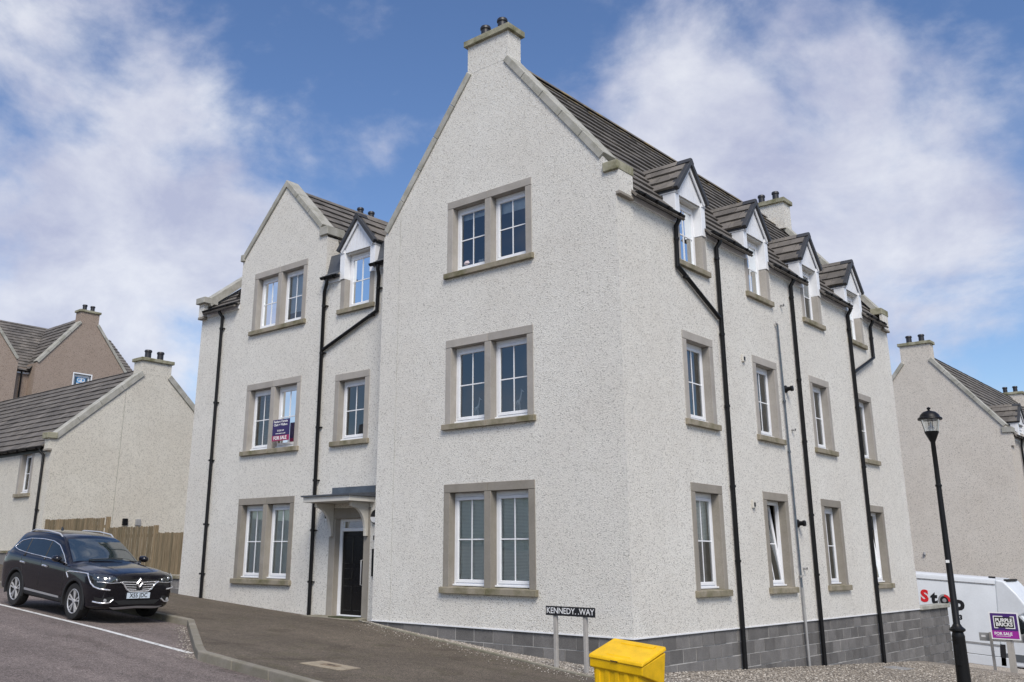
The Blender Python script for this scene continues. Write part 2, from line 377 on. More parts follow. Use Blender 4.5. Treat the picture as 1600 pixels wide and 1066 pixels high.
def frange(a, b, st):
    n = max(1, round((b-a)/st)); return [a+(b-a)*i/n for i in range(n+1)]
KX = [-70, -8.10, -4.35, -4.0, -1.3, 12]; KY = [-2.86, -2.86, -5.08, -5.24, -5.42, -5.9]
def kerb_y(x): return interp(x, KX, KY)
EX = [-6.95, -6.3, -5.4, -4.76, -3.71, -1.96, -.35, .3, 12]; EY = [.40, .02, -.17, -.2, -.30, -.64, -1.06, -1.15, -1.6]
def edge_y(x): return interp(x, EX, EY)
big = [-900, -500, -250] + frange(-120, 100, 10) + [200, 500, 900]
tag(sheet('ground', big, lambda x: [-900, -500, -200] + frange(-100, 100, 10) + [200, 500, 900], -.30, M_EARTH))
road = sheet('road', frange(-70, 40, 2.0), lambda x: frange(-40, 30, 1.0), -.12, M_ROAD)
pav = sheet('pavement', frange(-60, -9, 1.0)+frange(-8.8, 3, .2)+frange(3.5, 12, .5), lambda x: frange(kerb_y(x)+.06, (.8 if x < -6.2 else edge_y(x)+.25 if x < 0 else edge_y(x)+.1), .45) if False else [kerb_y(x)+.06+((1.2 if x < -6.2 else edge_y(x)+.12)-kerb_y(x)-.06)*k/14 for k in range(15)], 0, M_PAVE)
gr = sheet('gravel', frange(-6.95, 0, .25)+frange(.25, 12, .5), lambda x: [edge_y(x)+((max(.05, edge_y(x)+.02) if x < -.01 else 14.5)-edge_y(x))*k/24 for k in range(25)], .006, M_GRAV, 'stuff')
far = sheet('side_pavement', frange(-8, 30, 2), lambda x: frange(14.5, 18.5, .5), -.01, M_PAVE)
# loose stones lying on the gravel, one mesh
pb = MB()
def pebble(x, y, z, s):
    b = len(pb.v); a0 = random.random()*6
    sx, sy, sz = s*random.uniform(.7, 1.2), s*random.uniform(.7, 1.2), s*random.uniform(.45, .8)
    for k in range(5):
        a = a0+k*1.2566; pb.v.append(Vector((x+sx*math.cos(a), y+sy*math.sin(a), z+sz*random.uniform(-.1, .3))))
    pb.v.append(Vector((x, y, z+sz))); pb.v.append(Vector((x, y, z-sz*.4)))
    for k in range(5):
        j = (k+1) % 5; pb.f.append((b+k, b+j, b+5)); pb.f.append((b+j, b+k, b+6))
for i in range(26000):
    if random.random() < .3:
        x = random.uniform(-6.6, 0); y = random.uniform(edge_y(x)+.05, -.02)
        if y < edge_y(x): continue
    else:
        y = 13.8*random.random()**1.5-1.0; x = random.uniform(.04, 3.6+.0*y)
        if y < edge_y(x)+.05: continue
    pebble(x, y, gz(x, y)+.012, random.uniform(.010, .024))
for i in range(900):    # strays on the pavement next to the edging and in the gutter
    x = random.uniform(-6, 3); y = edge_y(x)-abs(random.gauss(0, .25))-.03; pebble(x, y, gz(x, y)+.004, random.uniform(.006, .015))
for i in range(500):
    x = random.uniform(-8, -4.2); y = kerb_y(x)-abs(random.gauss(0, .12))-.02; pebble(x, y, gz(x, y)-.12+.004, random.uniform(.006, .016))
tag(pb.build('loose_pebbles', M_PEB, recalc=False, off=(0, 0, 0)), kind='stuff')
# white bay line
ln = MB()
def line_y(x): return interp(x, [-40, -12.15, -8, -4.85], [-4.66, -4.69, -4.75, -4.92])
xs = frange(-30, -4.72, .35)
for a, b in zip(xs[:-1], xs[1:]):
    ln.face([(a, line_y(a)-.05, gz(a, line_y(a))-.114), (b, line_y(b)-.05, gz(b, line_y(b))-.114), (b, line_y(b)+.05, gz(b, line_y(b))-.114), (a, line_y(a)+.05, gz(a, line_y(a))-.114)])
tag(ln.build('bay_line', M_PAINTW, off=(0, 0, 0)), kind='structure')
# kerb and edging: one stone after another
def stones(name, part, pts, L0, w, top, down, mat, side=1):
    root = bpy.data.objects.new(name, None); COL.objects.link(root); tag(root, kind='structure'); root.location = (pts[0][0], pts[0][1], gz(*pts[0]))
    OFF[0] = Vector(root.location)
    P = [Vector((x, y)) for x, y in pts]; ct = 0
    for a, b in zip(P[:-1], P[1:]):
        d = b-a; n = max(1, round(d.length/L0)); t = d.normalized(); nn = Vector((-t.y, t.x))*side
        for i in range(n):
            p = a+d*(i/n)+t*.004; q = a+d*((i+1)/n)-t*.004
            zp, zq = gz(*p)+top+random.uniform(-.004, .004), gz(*q)+top+random.uniform(-.004, .004)
            c = [p, q, q+nn*w, p+nn*w]; zz = [zp, zq, zq, zp]
            m = MB().hexa([(k.x, k.y, z-down) for k, z in zip(c, zz)]+[(k.x, k.y, z) for k, z in zip(c, zz)])
            m.build(part, mat, root, bevel=.016, seg=2); ct += 1
    return root
stones('kerb', 'kerb_stone', [(-30, -2.86), (-8.10, -2.86), (-4.55, -4.97), (-4.05, -5.24), (-1.3, -5.42), (8, -5.75)], .9, .13, .006, .26, S_KERB)
stones('edging', 'edging_stone', [(-6.95, .40), (-6.3, .02), (-5.4, -.17), (-3.71, -.30), (-1.96, -.64), (-.35, -1.06), (.3, -1.15), (6, -1.42)], .9, .055, .03, .2, S_SLAB)

# ------------------------------------------------------------------ shared builders for buildings
def Pfront(y0): return lambda s, t, d=0: (s, y0+d, t)
def Pside(x0): return lambda s, t, d=0: (x0-d, s, t)
def wall(mb, P, xl, xr, zcuts, holes, reveal=.0):
    zs = sorted(set(zcuts+[h[2] for h in holes]+[h[3] for h in holes]))
    for z0, z1 in zip(zs[:-1], zs[1:]):
        if z1-z0 < 1e-5: continue
        hs = sorted(h for h in holes if h[2] <= z0+1e-6 and h[3] >= z1-1e-6)
        L0, L1 = xl(z0), xl(z1)
        for h in hs:
            mb.face([P(L0, z0), P(h[0], z0), P(h[0], z1), P(L1, z1)]); L0 = L1 = h[1]
        if xr(z1)-L1 < 1e-5: mb.face([P(L0, z0), P(xr(z0), z0), P(xr(z1), z1)])
        else: mb.face([P(L0, z0), P(xr(z0), z0), P(xr(z1), z1), P(L1, z1)])
    return mb
def pvc_window(parent, P, a, b, t0, t1, tilt=0, blind=None, split=True, bd=.15, label=None):
    """one casement in its opening a..b, t0..t1 (d measured inwards)"""
    fw = .05; w = MB()
    for (x0, x1, z0, z1) in ((a, b, t0, t0+fw), (a, b, t1-fw-.03, t1), (a, a+fw, t0+fw, t1-fw-.03), (b-fw, b, t0+fw, t1-fw-.03)):
        w.box(x0, x1, bd, bd+.07, z0, z1, lambda x, y, z: P(x, z, y))
    win = w.build('window', M_WHT, parent, bevel=.005)
    if label: win['label'] = label
    MB().box(a-.0, b+.0, bd-.05, bd-.002, t0-.004, t0+.028, lambda x, y, z: P(x, z, y)).build('window_board', M_WHT, win, bevel=.004)
    MB().box(a+.16, b-.16, bd-.014, bd-.002, t1-.055, t1-.03, lambda x, y, z: P(x, z, y)).build('trickle_vent', M_WHT, win)
    A, B, C, D = a+fw+.003, b-fw-.003, t0+fw+.003, t1-fw-.033
    def Q(x, y, z):
        if tilt: y = y+(z-C)*math.tan(tilt)
        return P(x, z, y)
    sw = .058; s = MB(); y0, y1 = bd-.016, bd+.05
    for (x0, x1, z0, z1) in ((A, B, C, C+sw), (A, B, D-sw, D), (A, A+sw, C+sw, D-sw), (B-sw, B, C+sw, D-sw)): s.box(x0, x1, y0, y1, z0, z1, Q)
    s.build('sash', M_WHT, win, bevel=.006)
    MB().face([Q(A+sw-.006, bd+.012, C+sw-.006), Q(B-sw+.006, bd+.012, C+sw-.006), Q(B-sw+.006, bd+.012, D-sw+.006), Q(A+sw-.006, bd+.012, D-sw+.006)]).build('pane', M_GLASS, win)
    g = MB(); cx = (A+B)/2; cz = (C+D)/2+.0; gw = .011
    g.box(cx-gw, cx+gw, bd+.000, bd+.009, C+sw, D-sw, Q)
    g.box(A+sw, cx-gw, bd+.000, bd+.009, cz-gw, cz+gw, Q); g.box(cx+gw, B-sw, bd+.000, bd+.009, cz-gw, cz+gw, Q)
    g.build('glazing_bar', M_WHT, win)
    if tilt:
        MB().box(A-.05, B+.05, bd+.36, bd+.37, C-.05, D+.1, lambda x, y, z: P(x, z, y)).build('curtain', M_CURT, win)
    if blind == 'slat' or blind == 'half':
        m = MB(); z = D-.01; lo = C+.02 if blind == 'slat' else cz
        while z > lo:
            m.face([P(A+.01, z, bd+.075), P(B-.01, z, bd+.075), P(B-.01, z-.022, bd+.068), P(A+.01, z-.022, bd+.068)]); z -= .025
        m.build('blind', M_BLIND, win)
    elif isinstance(blind, float):
        zb = D-(D-C)*blind
        MB().box(A+.01, B-.01, bd+.10, bd+.106, zb, D, lambda x, y, z: P(x, z, y)).build('blind', M_ROLL, win)
    return win
def stone_window(parent, P, s0, s1, z0, z1, n=1, lintel=True, jz=None, **k):
    """cast stone surround, sill and one or two casements. returns the hole in the wall"""
    jw, lh, sh, mw = .15, .16, .14, .165
    hole = (s0, s1, z0+.004, z1 if lintel else jz)
    zt = z1-lh if lintel else jz
    sur = MB(); B = lambda x, y, z: P(x, z, y)
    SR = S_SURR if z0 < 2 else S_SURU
    # backing so that no gap shows between harling and stone
    if n == 2:
        c = (s0+s1)/2; sur.box(c-mw/2, c+mw/2, -.012, .27, z0+sh-.028, zt-.004, B)
    else: sur.box(s0, s0+jw, -.012, .27, z0+sh-.028, zt-.004, B)
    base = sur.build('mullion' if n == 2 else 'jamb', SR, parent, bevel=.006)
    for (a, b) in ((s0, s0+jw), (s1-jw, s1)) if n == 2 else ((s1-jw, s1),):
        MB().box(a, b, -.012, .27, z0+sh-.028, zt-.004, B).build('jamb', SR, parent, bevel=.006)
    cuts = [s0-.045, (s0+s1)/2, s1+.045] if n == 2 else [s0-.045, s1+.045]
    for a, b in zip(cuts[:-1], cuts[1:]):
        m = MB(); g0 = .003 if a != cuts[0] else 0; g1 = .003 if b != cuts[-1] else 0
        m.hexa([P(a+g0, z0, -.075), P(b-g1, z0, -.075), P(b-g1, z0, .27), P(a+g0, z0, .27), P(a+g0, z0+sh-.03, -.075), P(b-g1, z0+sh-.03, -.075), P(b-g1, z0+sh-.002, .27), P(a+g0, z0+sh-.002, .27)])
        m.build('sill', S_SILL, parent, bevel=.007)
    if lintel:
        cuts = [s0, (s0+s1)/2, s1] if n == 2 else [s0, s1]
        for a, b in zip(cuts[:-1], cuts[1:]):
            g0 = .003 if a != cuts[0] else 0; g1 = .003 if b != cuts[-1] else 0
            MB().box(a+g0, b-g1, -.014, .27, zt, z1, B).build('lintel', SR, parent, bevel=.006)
    ht = zt if lintel else z1
    ops = [(s0+jw, (s0+s1)/2-mw/2), ((s0+s1)/2+mw/2, s1-jw)] if n == 2 else [(s0+jw, s1-jw)]
    bl = k.pop('blinds', None)
    for i, (a, b) in enumerate(ops):
        kk = dict(k)
        if bl: kk['blind'] = bl[i]
        pvc_window(parent, P, a, b, z0+sh, ht, **kk)
    return hole
def tile_slope(parent, O, er, es, L, W, gauge=.335, tw=.33, mat=None, skip=None, top=None, name='tile_course', und=True, indiv=False, holes=(), clip=None, n_indiv=0):
    pool = []
    O, er, es = Vector(O), Vector(er).normalized(), Vector(es).normalized(); n = er.cross(es).normalized()
    if n.z < 0: n = -n
    mat = mat or M_TILE
    if und:
        m = MB(); wall(m, lambda a, b, d=0: O+er*a+es*b, lambda z: 0, lambda z: L, [0, W], list(holes)); m.build('roof_deck', M_LEAD, parent)
    k = 0; w = -.03
    while w < W-.05:
        w1 = min(w+gauge+.04, W); m = MB(); nt_ = max(1, round(L/tw)); sh = (k % 2)*.5
        lim0, lim1 = clip(w) if clip else (0, L)
        for j in range(-1, nt_+1):
            a = max(lim0, (j+sh)*L/nt_+.003); b = min(lim1, (j+1+sh)*L/nt_-.003)
            for (h0, h1, q0, q1) in holes:
                if w+.02 < q1:
                    if h0-.002 < a < h1: a = h1
                    if h0 < b < h1+.002: b = h0
                    if a <= h0 and b >= h1: b = h0
            if b-a < .02: continue
            if skip and skip((a+b)/2, w+gauge/2): continue
            j1, j2 = random.uniform(-.004, .004), random.uniform(-.005, .005)
            q = [O+er*a+es*(w+j1)+n*.016, O+er*b+es*(w+j1)+n*.016, O+er*b+es*w1+n*.004, O+er*a+es*w1+n*.004]
            p = [O+er*a+es*(w+j1)+n*(.064+j2), O+er*b+es*(w+j1)+n*(.064+j2), O+er*b+es*w1+n*(.018+j2), O+er*a+es*w1+n*(.018+j2)]
            if indiv: MB().hexa(q+p).build('roof_tile', mat, parent)
            else: pool.append(((sum(p, Vector())/4-CAM).length, q+p, top if (top and w+2.0*gauge > W) else mat))
        w += gauge; k += 1
    pool.sort(key=lambda z: z[0]); rest = {}
    for i, (d, h, mt) in enumerate(pool):
        if i < n_indiv: MB().hexa(h).build('roof_tile', mt, parent)
        else: rest.setdefault(mt.name, (mt, MB()))[1].hexa(h)
    for mt, m in rest.values(): tag(m.build('roof_tiles', mt, parent), kind='stuff')
def skew(parent, P, s0, z0, s1, z1, n, th=.15, dep=.42, proud=.035, mat=None, name='coping_stone', mitre=False):
    """raking coping along the outer line (s0,z0)-(s1,z1); th measured down, square to the slope"""
    a = Vector((s0, z0)); b = Vector((s1, z1)); t = (b-a).normalized(); nn = Vector((t.y, -t.x))
    if nn.y > 0: nn = -nn
    for i in range(n):
        p = a+(b-a)*(i/n)+t*.004; q = a+(b-a)*((i+1)/n)-t*.004
        poly = [p, q, q+nn*th, p+nn*th]
        if mitre and i == n-1: poly = [p, b, b+Vector((0, -th/abs(t.x))), p+nn*th]
        MB().prism([(v.x, v.y) for v in poly], -proud, dep, P).build(name, mat or S_COPE, parent, bevel=.008)
def chimney(parent, P, sa, sb, d0, d1, zb, zt, mat, pots=2, cap=.13, potr=.105, ov=.07):
    B = lambda x, y, z: P(x, z, y)
    d0 -= .003
    ch = MB().box(sa, sb, d0, d1, zb, zt, B).build('chimney', mat, parent)
    MB().box(sa-ov, sb+ov, d0-ov, d1+ov, zt, zt+cap, B).build('chimney_cap', S_CAP, ch, bevel=.01)
    for i in range(pots):
        s = sa+(sb-sa)*((i+.5)/pots*.84+.08); c = P(s, zt+cap, (d0+d1)/2)
        MB().lathe([(potr*1.02, -.01), (potr*.95, .05), (potr*.93, .25), (potr*1.12, .27), (potr*1.12, .31), (potr*.98, .34), (potr*.7, .345)], c, 18).build('chimney_pot', M_POT, ch, smooth=35)
    return ch
def brackets(pts_n, parent_pipe, mat=M_BLK):
    for p, n in pts_n:
        p = Vector(p); MB().box(p.x-.06, p.x+.06, p.y-.06, p.y+.06, p.z-.014, p.z+.014).build('bracket', mat, parent_pipe)
def pipe(parent, pts, rad=.042, mat=None, brk=(), name='drainpipe', wall_dir=(0, 1, 0)):
    o = MB().tube(pts, rad, 12).build(name, mat or M_BLK, parent, smooth=40)
    wd = Vector(wall_dir); sd = Vector((-wd.y, wd.x, 0))
    for p in brk:
        p = Vector(p); m = MB(); m.lathe([(rad+.012, -.022), (rad+.012, .022)], p, 12)
        c = p+sd*(-rad-.03); m.hexa([c+sd*.06*i+wd*(.06 if j else -.0)+Vector((0, 0, k*.012)) for k in (-1, 1) for (i, j) in ((-.5, 0), (.5, 0), (.5, 1), (-.5, 1))])
        m.build('pipe_bracket', mat or M_BLK, o)
    return o
def gutter(parent, a, b, out, rad=.06, drop=None, nb=3):
    """half round gutter from a to b; out: unit vector away from wall"""
    a, b, out = Vector(a), Vector(b), Vector(out); up = Vector((0, 0, 1)); m = MB(); n = 8
    for (r0) in (rad,):
        base = len(m.v)
        for p in (a, b):
            for k in range(n+1):
                t = math.pi*k/n; m.v.append(p+out*(-math.cos(t)*r0)-up*math.sin(t)*r0)
            for k in range(n+1):
                t = math.pi*k/n; m.v.append(p+out*(-math.cos(t)*r0*.88)-up*math.sin(t)*r0*.88)
        q = 2*(n+1)
        for k in range(n): m.f.append((base+k, base+k+1, base+q+k+1, base+q+k)); m.f.append((base+n+1+k+1, base+n+1+k, base+q+n+1+k, base+q+n+1+k+1))
        for e in (0, q):
            for k in range(n): m.f.append((base+e+k, base+e+k+1, base+e+n+1+k+1, base+e+n+1+k))
        m.f.append((base, base+n+1, base+q+n+1, base+q)); m.f.append((base+n, base+2*n+1, base+q+2*n+1, base+q+n))
    for p in (a, b):   # stop ends
        m.face([p+out*(-math.cos(math.pi*k/n)*rad)-up*math.sin(math.pi*k/n)*rad for k in range(n+1)])
    g = m.build('gutter', M_BLK, parent, smooth=40)
    for i in range(nb):
        p = a+(b-a)*((i+.5)/nb); d = (b-a).normalized()
        mm = MB()
        pts = [p+out*(-math.cos(math.pi*k/6)*(rad+.014))-up*math.sin(math.pi*k/6)*(rad+.014) for k in range(7)]
        mm.tube(pts, .016, 5); mm.build('gutter_bracket', M_BLK, g)
    return g
def dormer(parent, P, sc, zap=8.45, zev=7.72, hw=.60, back=1.25, face=.0, head=7.58, zf=6.97, openw=.46):
    """small gabled wallhead dormer, front face at d=face; window opening sc-openw..sc+openw"""
    B = lambda x, y, z: P(x, z, y); m_ = (zap-zev)/hw
    d = MB()        # lead cheeks
    for sg in (-1, 1):
        a, b = sorted((sc+sg*(openw+.115), sc+sg*(openw+.135))); d.prism([(a, zf+.10), (b, zf+.10), (b, zev-.03), (a, zev-.03)], face+.0, back*.62, P)
    dm = d.build('dormer', M_LEAD, parent)
    for sg in (-1, 1):      # white clad posts
        a, b = sorted((sc+sg*(openw-.02), sc+sg*(openw+.15)))
        MB().box(a, b, face-.035, face+.24, zf, head+.03, B).build('cladding_post', M_WHT, dm, bevel=.004)
        a, b = sorted((sc+sg*(openw+.01), sc+sg*(hw+.02)))
        MB().prism([(a, head+.035), (b, head+.035), (b, zev-.035), (a, zev-.035)], face-.05, face+.5, P).build('soffit', M_WHT, dm)
    MB().box(sc-openw+.02, sc+openw-.02, face+.02, face+.24, head, head+.06, B).build('head_lining', M_CREAM, dm)
    # upright boards in the gable triangle
    nb = 9; w = 2*(hw-.06)/nb
    for i in range(nb):
        a = sc-(hw-.06)+i*w+.004; b = a+w-.008; zt = lambda s: zap-.06-m_*abs(s-sc)
        z0 = head+.035
        if max(zt(a), zt(b)) < z0+.02: continue
        poly = [(a, z0), (b, z0), (b, max(zt(b), z0+.005))]
        if a < sc < b: poly.append((sc, zt(sc)))
        poly.append((a, max(zt(a), z0+.005)))
        MB().prism(poly, face-.022, face+.0, P).build('gable_board', M_WHT, dm)
    for sg in (-1, 1):
        e = (sc+sg*(hw+.02), zev-.03); ap = (sc, zap-.005)
        t = Vector((ap[0]-e[0], ap[1]-e[1])).normalized(); nn = Vector((sg*-abs(t.y), -abs(t.x))) if False else Vector((-sg*abs(t.y), -abs(t.x)))
        q = lambda o, k: [(o[0]+nn.x*k, o[1]+nn.y*k)]
        apx = lambda k: (sc, zap-.005-k/abs(t.x))
        MB().prism([e, ap, apx(.12), (e[0]+nn.x*.12, e[1]+nn.y*.12)], face-.075, face-.05, P).build('bargeboard', M_WHT, dm)
        MB().prism([(e[0]-nn.x*.045+sg*.02, e[1]-nn.y*.045-.02), (sc, zap+.04), apx(.055), (e[0]+nn.x*.055+sg*.02, e[1]+nn.y*.055-.02)], face-.13, face+.04, P).build('verge_cap', M_RIDGE, dm, bevel=.006)
        # roof deck + tiles
        O = Vector(P(sc+sg*(hw+.03), zev-.035, back)); er = Vector(P(0, 0, -1))-Vector(P(0, 0, 0)); es = Vector(P(sc, zap, 0))-Vector(P(sc+sg*hw, zev, 0))
        Wd = math.hypot(hw+.03, m_*(hw+.03)); MB().prism([(sc+sg*(hw+.03), zev-.04), (sc, zap-.0), (sc, zap-.05), (sc+sg*(hw+.03), zev-.09)], face-.05, back, P).build('dormer_deck', M_LEAD, dm)
        tile_slope(dm, O, er, es, back-.02+.06-face, Wd, gauge=Wd/3.02, tw=.30, und=False, indiv=True)
    for i in range(5):      # ridge tiles
        d0 = face-.13+i*.31
        if d0 > back: break
        MB().prism([(sc-.11, zap-.055), (sc-.035, zap+.055), (sc+.035, zap+.055), (sc+.11, zap-.055), (sc, zap+.01)], d0, d0+.305, P).build('ridge_tile', M_RIDGE if i == 0 else M_TILE, dm, bevel=.006)
    return dm
def block_wall(parent, P, s0, s1, zf0, ztop, bh=.228, bl=.447, dep=.0, maxn=999, seed=1, th=.03):
    """coursed blocks standing proud of a mortar backing; zf0(s): ground"""
    rnd = random.Random(seed); z = ztop; k = 0
    zmin = min(zf0(s0), zf0(s1))
    while z > zmin:
        s = s0-(k % 2)*bl*.5
        while s < s1-.02:
            a, b = max(s, s0)+.008, min(s+bl, s1)-.008; s += bl
            if b-a < .012: continue
            if z < min(zf0(a), zf0(b))-.02: continue
            o = rnd.uniform(-.005, .006)
            MB().prism([(a, z-bh+.009), (b, z-bh+.009), (b, z-.009), (a, z-.009)], dep-th*.0-.008+o, dep+.05, P).build('block', S_BLOCK, parent)
        z -= bh; k += 1

# ------------------------------------------------------------------ the flats on the corner
FL = thing('apartment_building', 'three storey pale roughcast block of flats with dormers on the street corner', 'building', (0, 0, -1.09))
PF, PS, PR = Pfront(0.0), Pside(0.0), Pfront(.51)
SL = 1.26; SC = -3.03; ZP = -.565          # roof pitch, gable centre, top of plinth
XL, XE, YB = -6.03, -13.85, 14.17
zsk = lambda s: 11.37-SL*abs(s-SC)         # outer line of the gable coping
# windows ------------------------------------------------
holesF = [stone_window(FL, PF, -4.113, -1.91, 0, 1.987, 2, blinds=('slat', 'slat')),
          stone_window(FL, PF, -4.113, -1.91, 3.025, 4.824, 2),
          stone_window(FL, PF, -4.113, -1.91, 6.11, 7.788, 2, blinds=(.12, .20))]
holesR = [stone_window(FL, PR, -11.502, -9.326, 0, 1.987, 2, blinds=('slat', 'slat')),
          stone_window(FL, PR, -11.502, -9.326, 3.025, 4.824, 2),
          stone_window(FL, PR, -11.502, -9.326, 6.11, 7.788, 2, blinds=(.78, .80)),
          stone_window(FL, PR, -8.07, -6.90, 3.025, 4.68, 1)]
BAY = [(2.11, 3.31), (5.09, 6.29), (8.09, 9.27), (11.0, 12.17)]
holesS = []
for i, (a, b) in enumerate(BAY):
    holesS.append(stone_window(FL, PS, a, b, 0, 1.987, 1, tilt=(0, R(6.8), 0, R(6.5))[i], blind=('half', None, None, None)[i], label='tilted open window' if i in (1, 3) else None))
    holesS.append(stone_window(FL, PS, a, b, 3.025, 4.824, 1))
    holesS.append(stone_window(FL, PS, a, b, 6.11, 7.57, 1, lintel=False, jz=6.97))
holesR.append(stone_window(FL, PR, -8.03, -6.87, 6.11, 7.57, 1, lintel=False, jz=6.97))
# walls --------------------------------------------------
w = MB()
wl = lambda z: max(XL, SC-(11.37-.12-z)/SL); wr = lambda z: min(0.0, SC+(11.37-.12-z)/SL)
ZK = 11.25+SL*SC
wall(w, PF, wl, wr, [ZP, ZK, 10.72, 11.0], holesF)
def side_holes(): return [h if h[3] != 6.97 else (h[0], h[1], h[2], 6.97) for h in holesS]
wall(w, PS, lambda z: 0, lambda z: YB, [ZP, 6.97], side_holes())
# wallhead between dormers, up to the eaves
xsd = [(0, BAY[0][0]+.02)] + [(BAY[i][1]-.02, BAY[i+1][0]+.02) for i in range(3)] + [(BAY[3][1]-.02, YB)]
for a, b in xsd: wall(w, PS, lambda z: a, lambda z: b, [6.97, 7.12], [])
# recessed front with its wallhead gable
GL_, GR_, GC, GS = -12.11, -8.62, -10.37, 1.01
zg = lambda s: 10.16-GS*abs(s-GC)
door = (-7.98, -6.76, -1.1, 1.60)
wall(w, PR, lambda z: XE, lambda z: XL, [-1.1, 6.97], [h for h in holesR if h[2] < 6.0]+[(h[0], h[1], h[2], min(h[3], 6.97)) for h in holesR if h[2] > 6.0]+[door])
wall(w, PR, lambda z: XE, lambda z: GL_, [6.97, 7.10], [])
wall(w, PR, lambda z: GR_, lambda z: -8.01, [6.97, 7.10], []); wall(w, PR, lambda z: -6.89, lambda z: XL, [6.97, 7.10], [])
wall(w, PR, lambda z: max(GL_, GC-(10.04-z)/GS), lambda z: min(GR_, GC+(10.04-z)/GS), [6.97, 7.788, 8.27, 10.0], [(h[0], h[1], 6.97, h[3]) for h in holesR if h[1] < -9 and h[3] > 7])
w.face([(GR_, .51, 6.97), (GR_, 3.2, 6.97), (GR_, 3.2, 8.2), (GR_, .51, 8.2)]); w.face([(GL_, .51, 6.97), (GL_, 3.2, 6.97), (GL_, 3.2, 8.2), (GL_, .51, 8.2)])
# the walls nobody sees from here: return, rear and end walls
w.face([(XL, 0, -1.1), (XL, .51, -1.1), (XL, .51, 11), (XL, 0, 7.3)][:3]+[(XL, .51, 7.4), (XL, 0, 7.4)])
wall(w, Pfront(YB), wl, wr, [ZP, ZK, 10.72, 11.0], []); w.face([(XL, YB, -2.4), (-.03, YB, -2.4), (-.03, YB, ZP), (XL, YB, ZP)])
w.face([(XL, 9, -1.6), (XL, YB, -2.2), (XL, YB, 7.4), (XL, 9, 7.4)]); w.face([(XE, .51, -1.0), (XE, 9, -1.4), (XE, 9, 7.2), (XE, 4.75, 10.4), (XE, .51, 7.2)]); w.face([(XE, 9, -1.5), (XL, 9, -1.5), (XL, 9, 7.2), (XE, 9, 7.2)])
w.build('wall', H_MAIN, FL, recalc=False)
# floors inside, so that the windows look into rooms and not through the house
fl = MB()
for z in (-.2, 2.75, 5.75):
    fl.face([(XL, .25, z), (-.25, .25, z), (-.25, YB-.2, z), (XL, YB-.2, z)]); fl.face([(XE+.2, .76, z), (XL, .76, z), (XL, 8.8, z), (XE+.2, 8.8, z)])
for yy in (4.2, 7.2, 10.1): fl.face([(-5.9, yy, -.5), (-.3, yy, -.5), (-.3, yy, 6.8), (-5.9, yy, 6.8)])
fl.face([(-5.9, 3.9, -.5), (-.3, 3.9, -.5), (-.3, 3.9, 7.6), (-5.9, 3.9, 7.6)])
fl.face([(XE+.2, 4.4, -.5), (XL, 4.4, -.5), (XL, 4.4, 7.2), (XE+.2, 4.4, 7.2)]); fl.face([(-3.0, .4, -.5), (-3.0, 13.9, -.5), (-3.0, 13.9, 8), (-3.0, .4, 8)])
fl.build('room', M_ROOM, FL, recalc=False)
# render stop beads
bd = MB(); bd.box(XL, .012, -.014, -.001, ZP-.016, ZP+.006); bd.box(.001, .014, .0, YB, ZP-.016, ZP+.006); bd.build('render_bead', M_WHT, FL)
# plinth: mortar backing and blocks
pl = MB(); pl.face([(XL, .022, -1.5), (-.022, .022, -1.5), (-.022, .022, ZP), (XL, .022, ZP)]); pl.face([(-.022, .022, -2.4), (-.022, YB, -2.4), (-.022, YB, ZP), (-.022, .022, ZP)])
plo = pl.build('plinth', S_MORT, FL)
block_wall(plo, PF, XL, -.02, lambda s: gz(s, 0), ZP-.016, dep=.022, seed=2)
block_wall(plo, PS, 0.0, YB, lambda s: gz(0, s), ZP-.016, dep=.022, seed=3)
# gable copings, kneelers, chimney -----------------------
rf = None
cop = MB().box(-.24, .085, -.055, .50, zsk(0)-.15, zsk(0)+.03).build('kneeler', S_CAP, FL, bevel=.01)
MB().box(.0, .075, -.0, .47, 6.99, zsk(0)-.15).build('kneeler_stub', H_MAIN, FL)
MB().box(.0, .09, -.01, .49, 6.93, 6.99).build('corbel', S_SURR, FL, bevel=.008)
skew(FL, PF, -.20, zsk(-.2), -2.47, zsk(-2.47), 5)
skew(FL, PF, -6.02, zsk(-6.02), -3.587, zsk(-3.587), 5)
chimney(FL, PF, -3.587, -2.47, 0.0, .42, 10.6, 11.255, H_MAIN, 2, .14)
w2 = MB(); 
PB = lambda s, t, d=0: (s, YB-d, t)
skew(FL, PB, -.06, zsk(-.06), -2.47, zsk(-2.47), 5); skew(FL, PB, -6.02, zsk(-6.02), -3.587, zsk(-3.587), 5)
MB().box(-.24, .085, YB-.5, YB+.055, zsk(0)-.15, zsk(0)+.03).build('kneeler', S_CAP, FL, bevel=.01)
MB().box(.0, .075, YB-.47, YB, 6.99, zsk(0)-.15).build('kneeler_stub', H_MAIN, FL)
MB().box(.0, .09, YB-.49, YB+.01, 6.93, 6.99).build('corbel', S_SURR, FL, bevel=.008)
chimney(FL, PB, -3.587, -2.47, 0.0, .5, 10.6, 11.255+.2, H_MAIN, 2, .14)
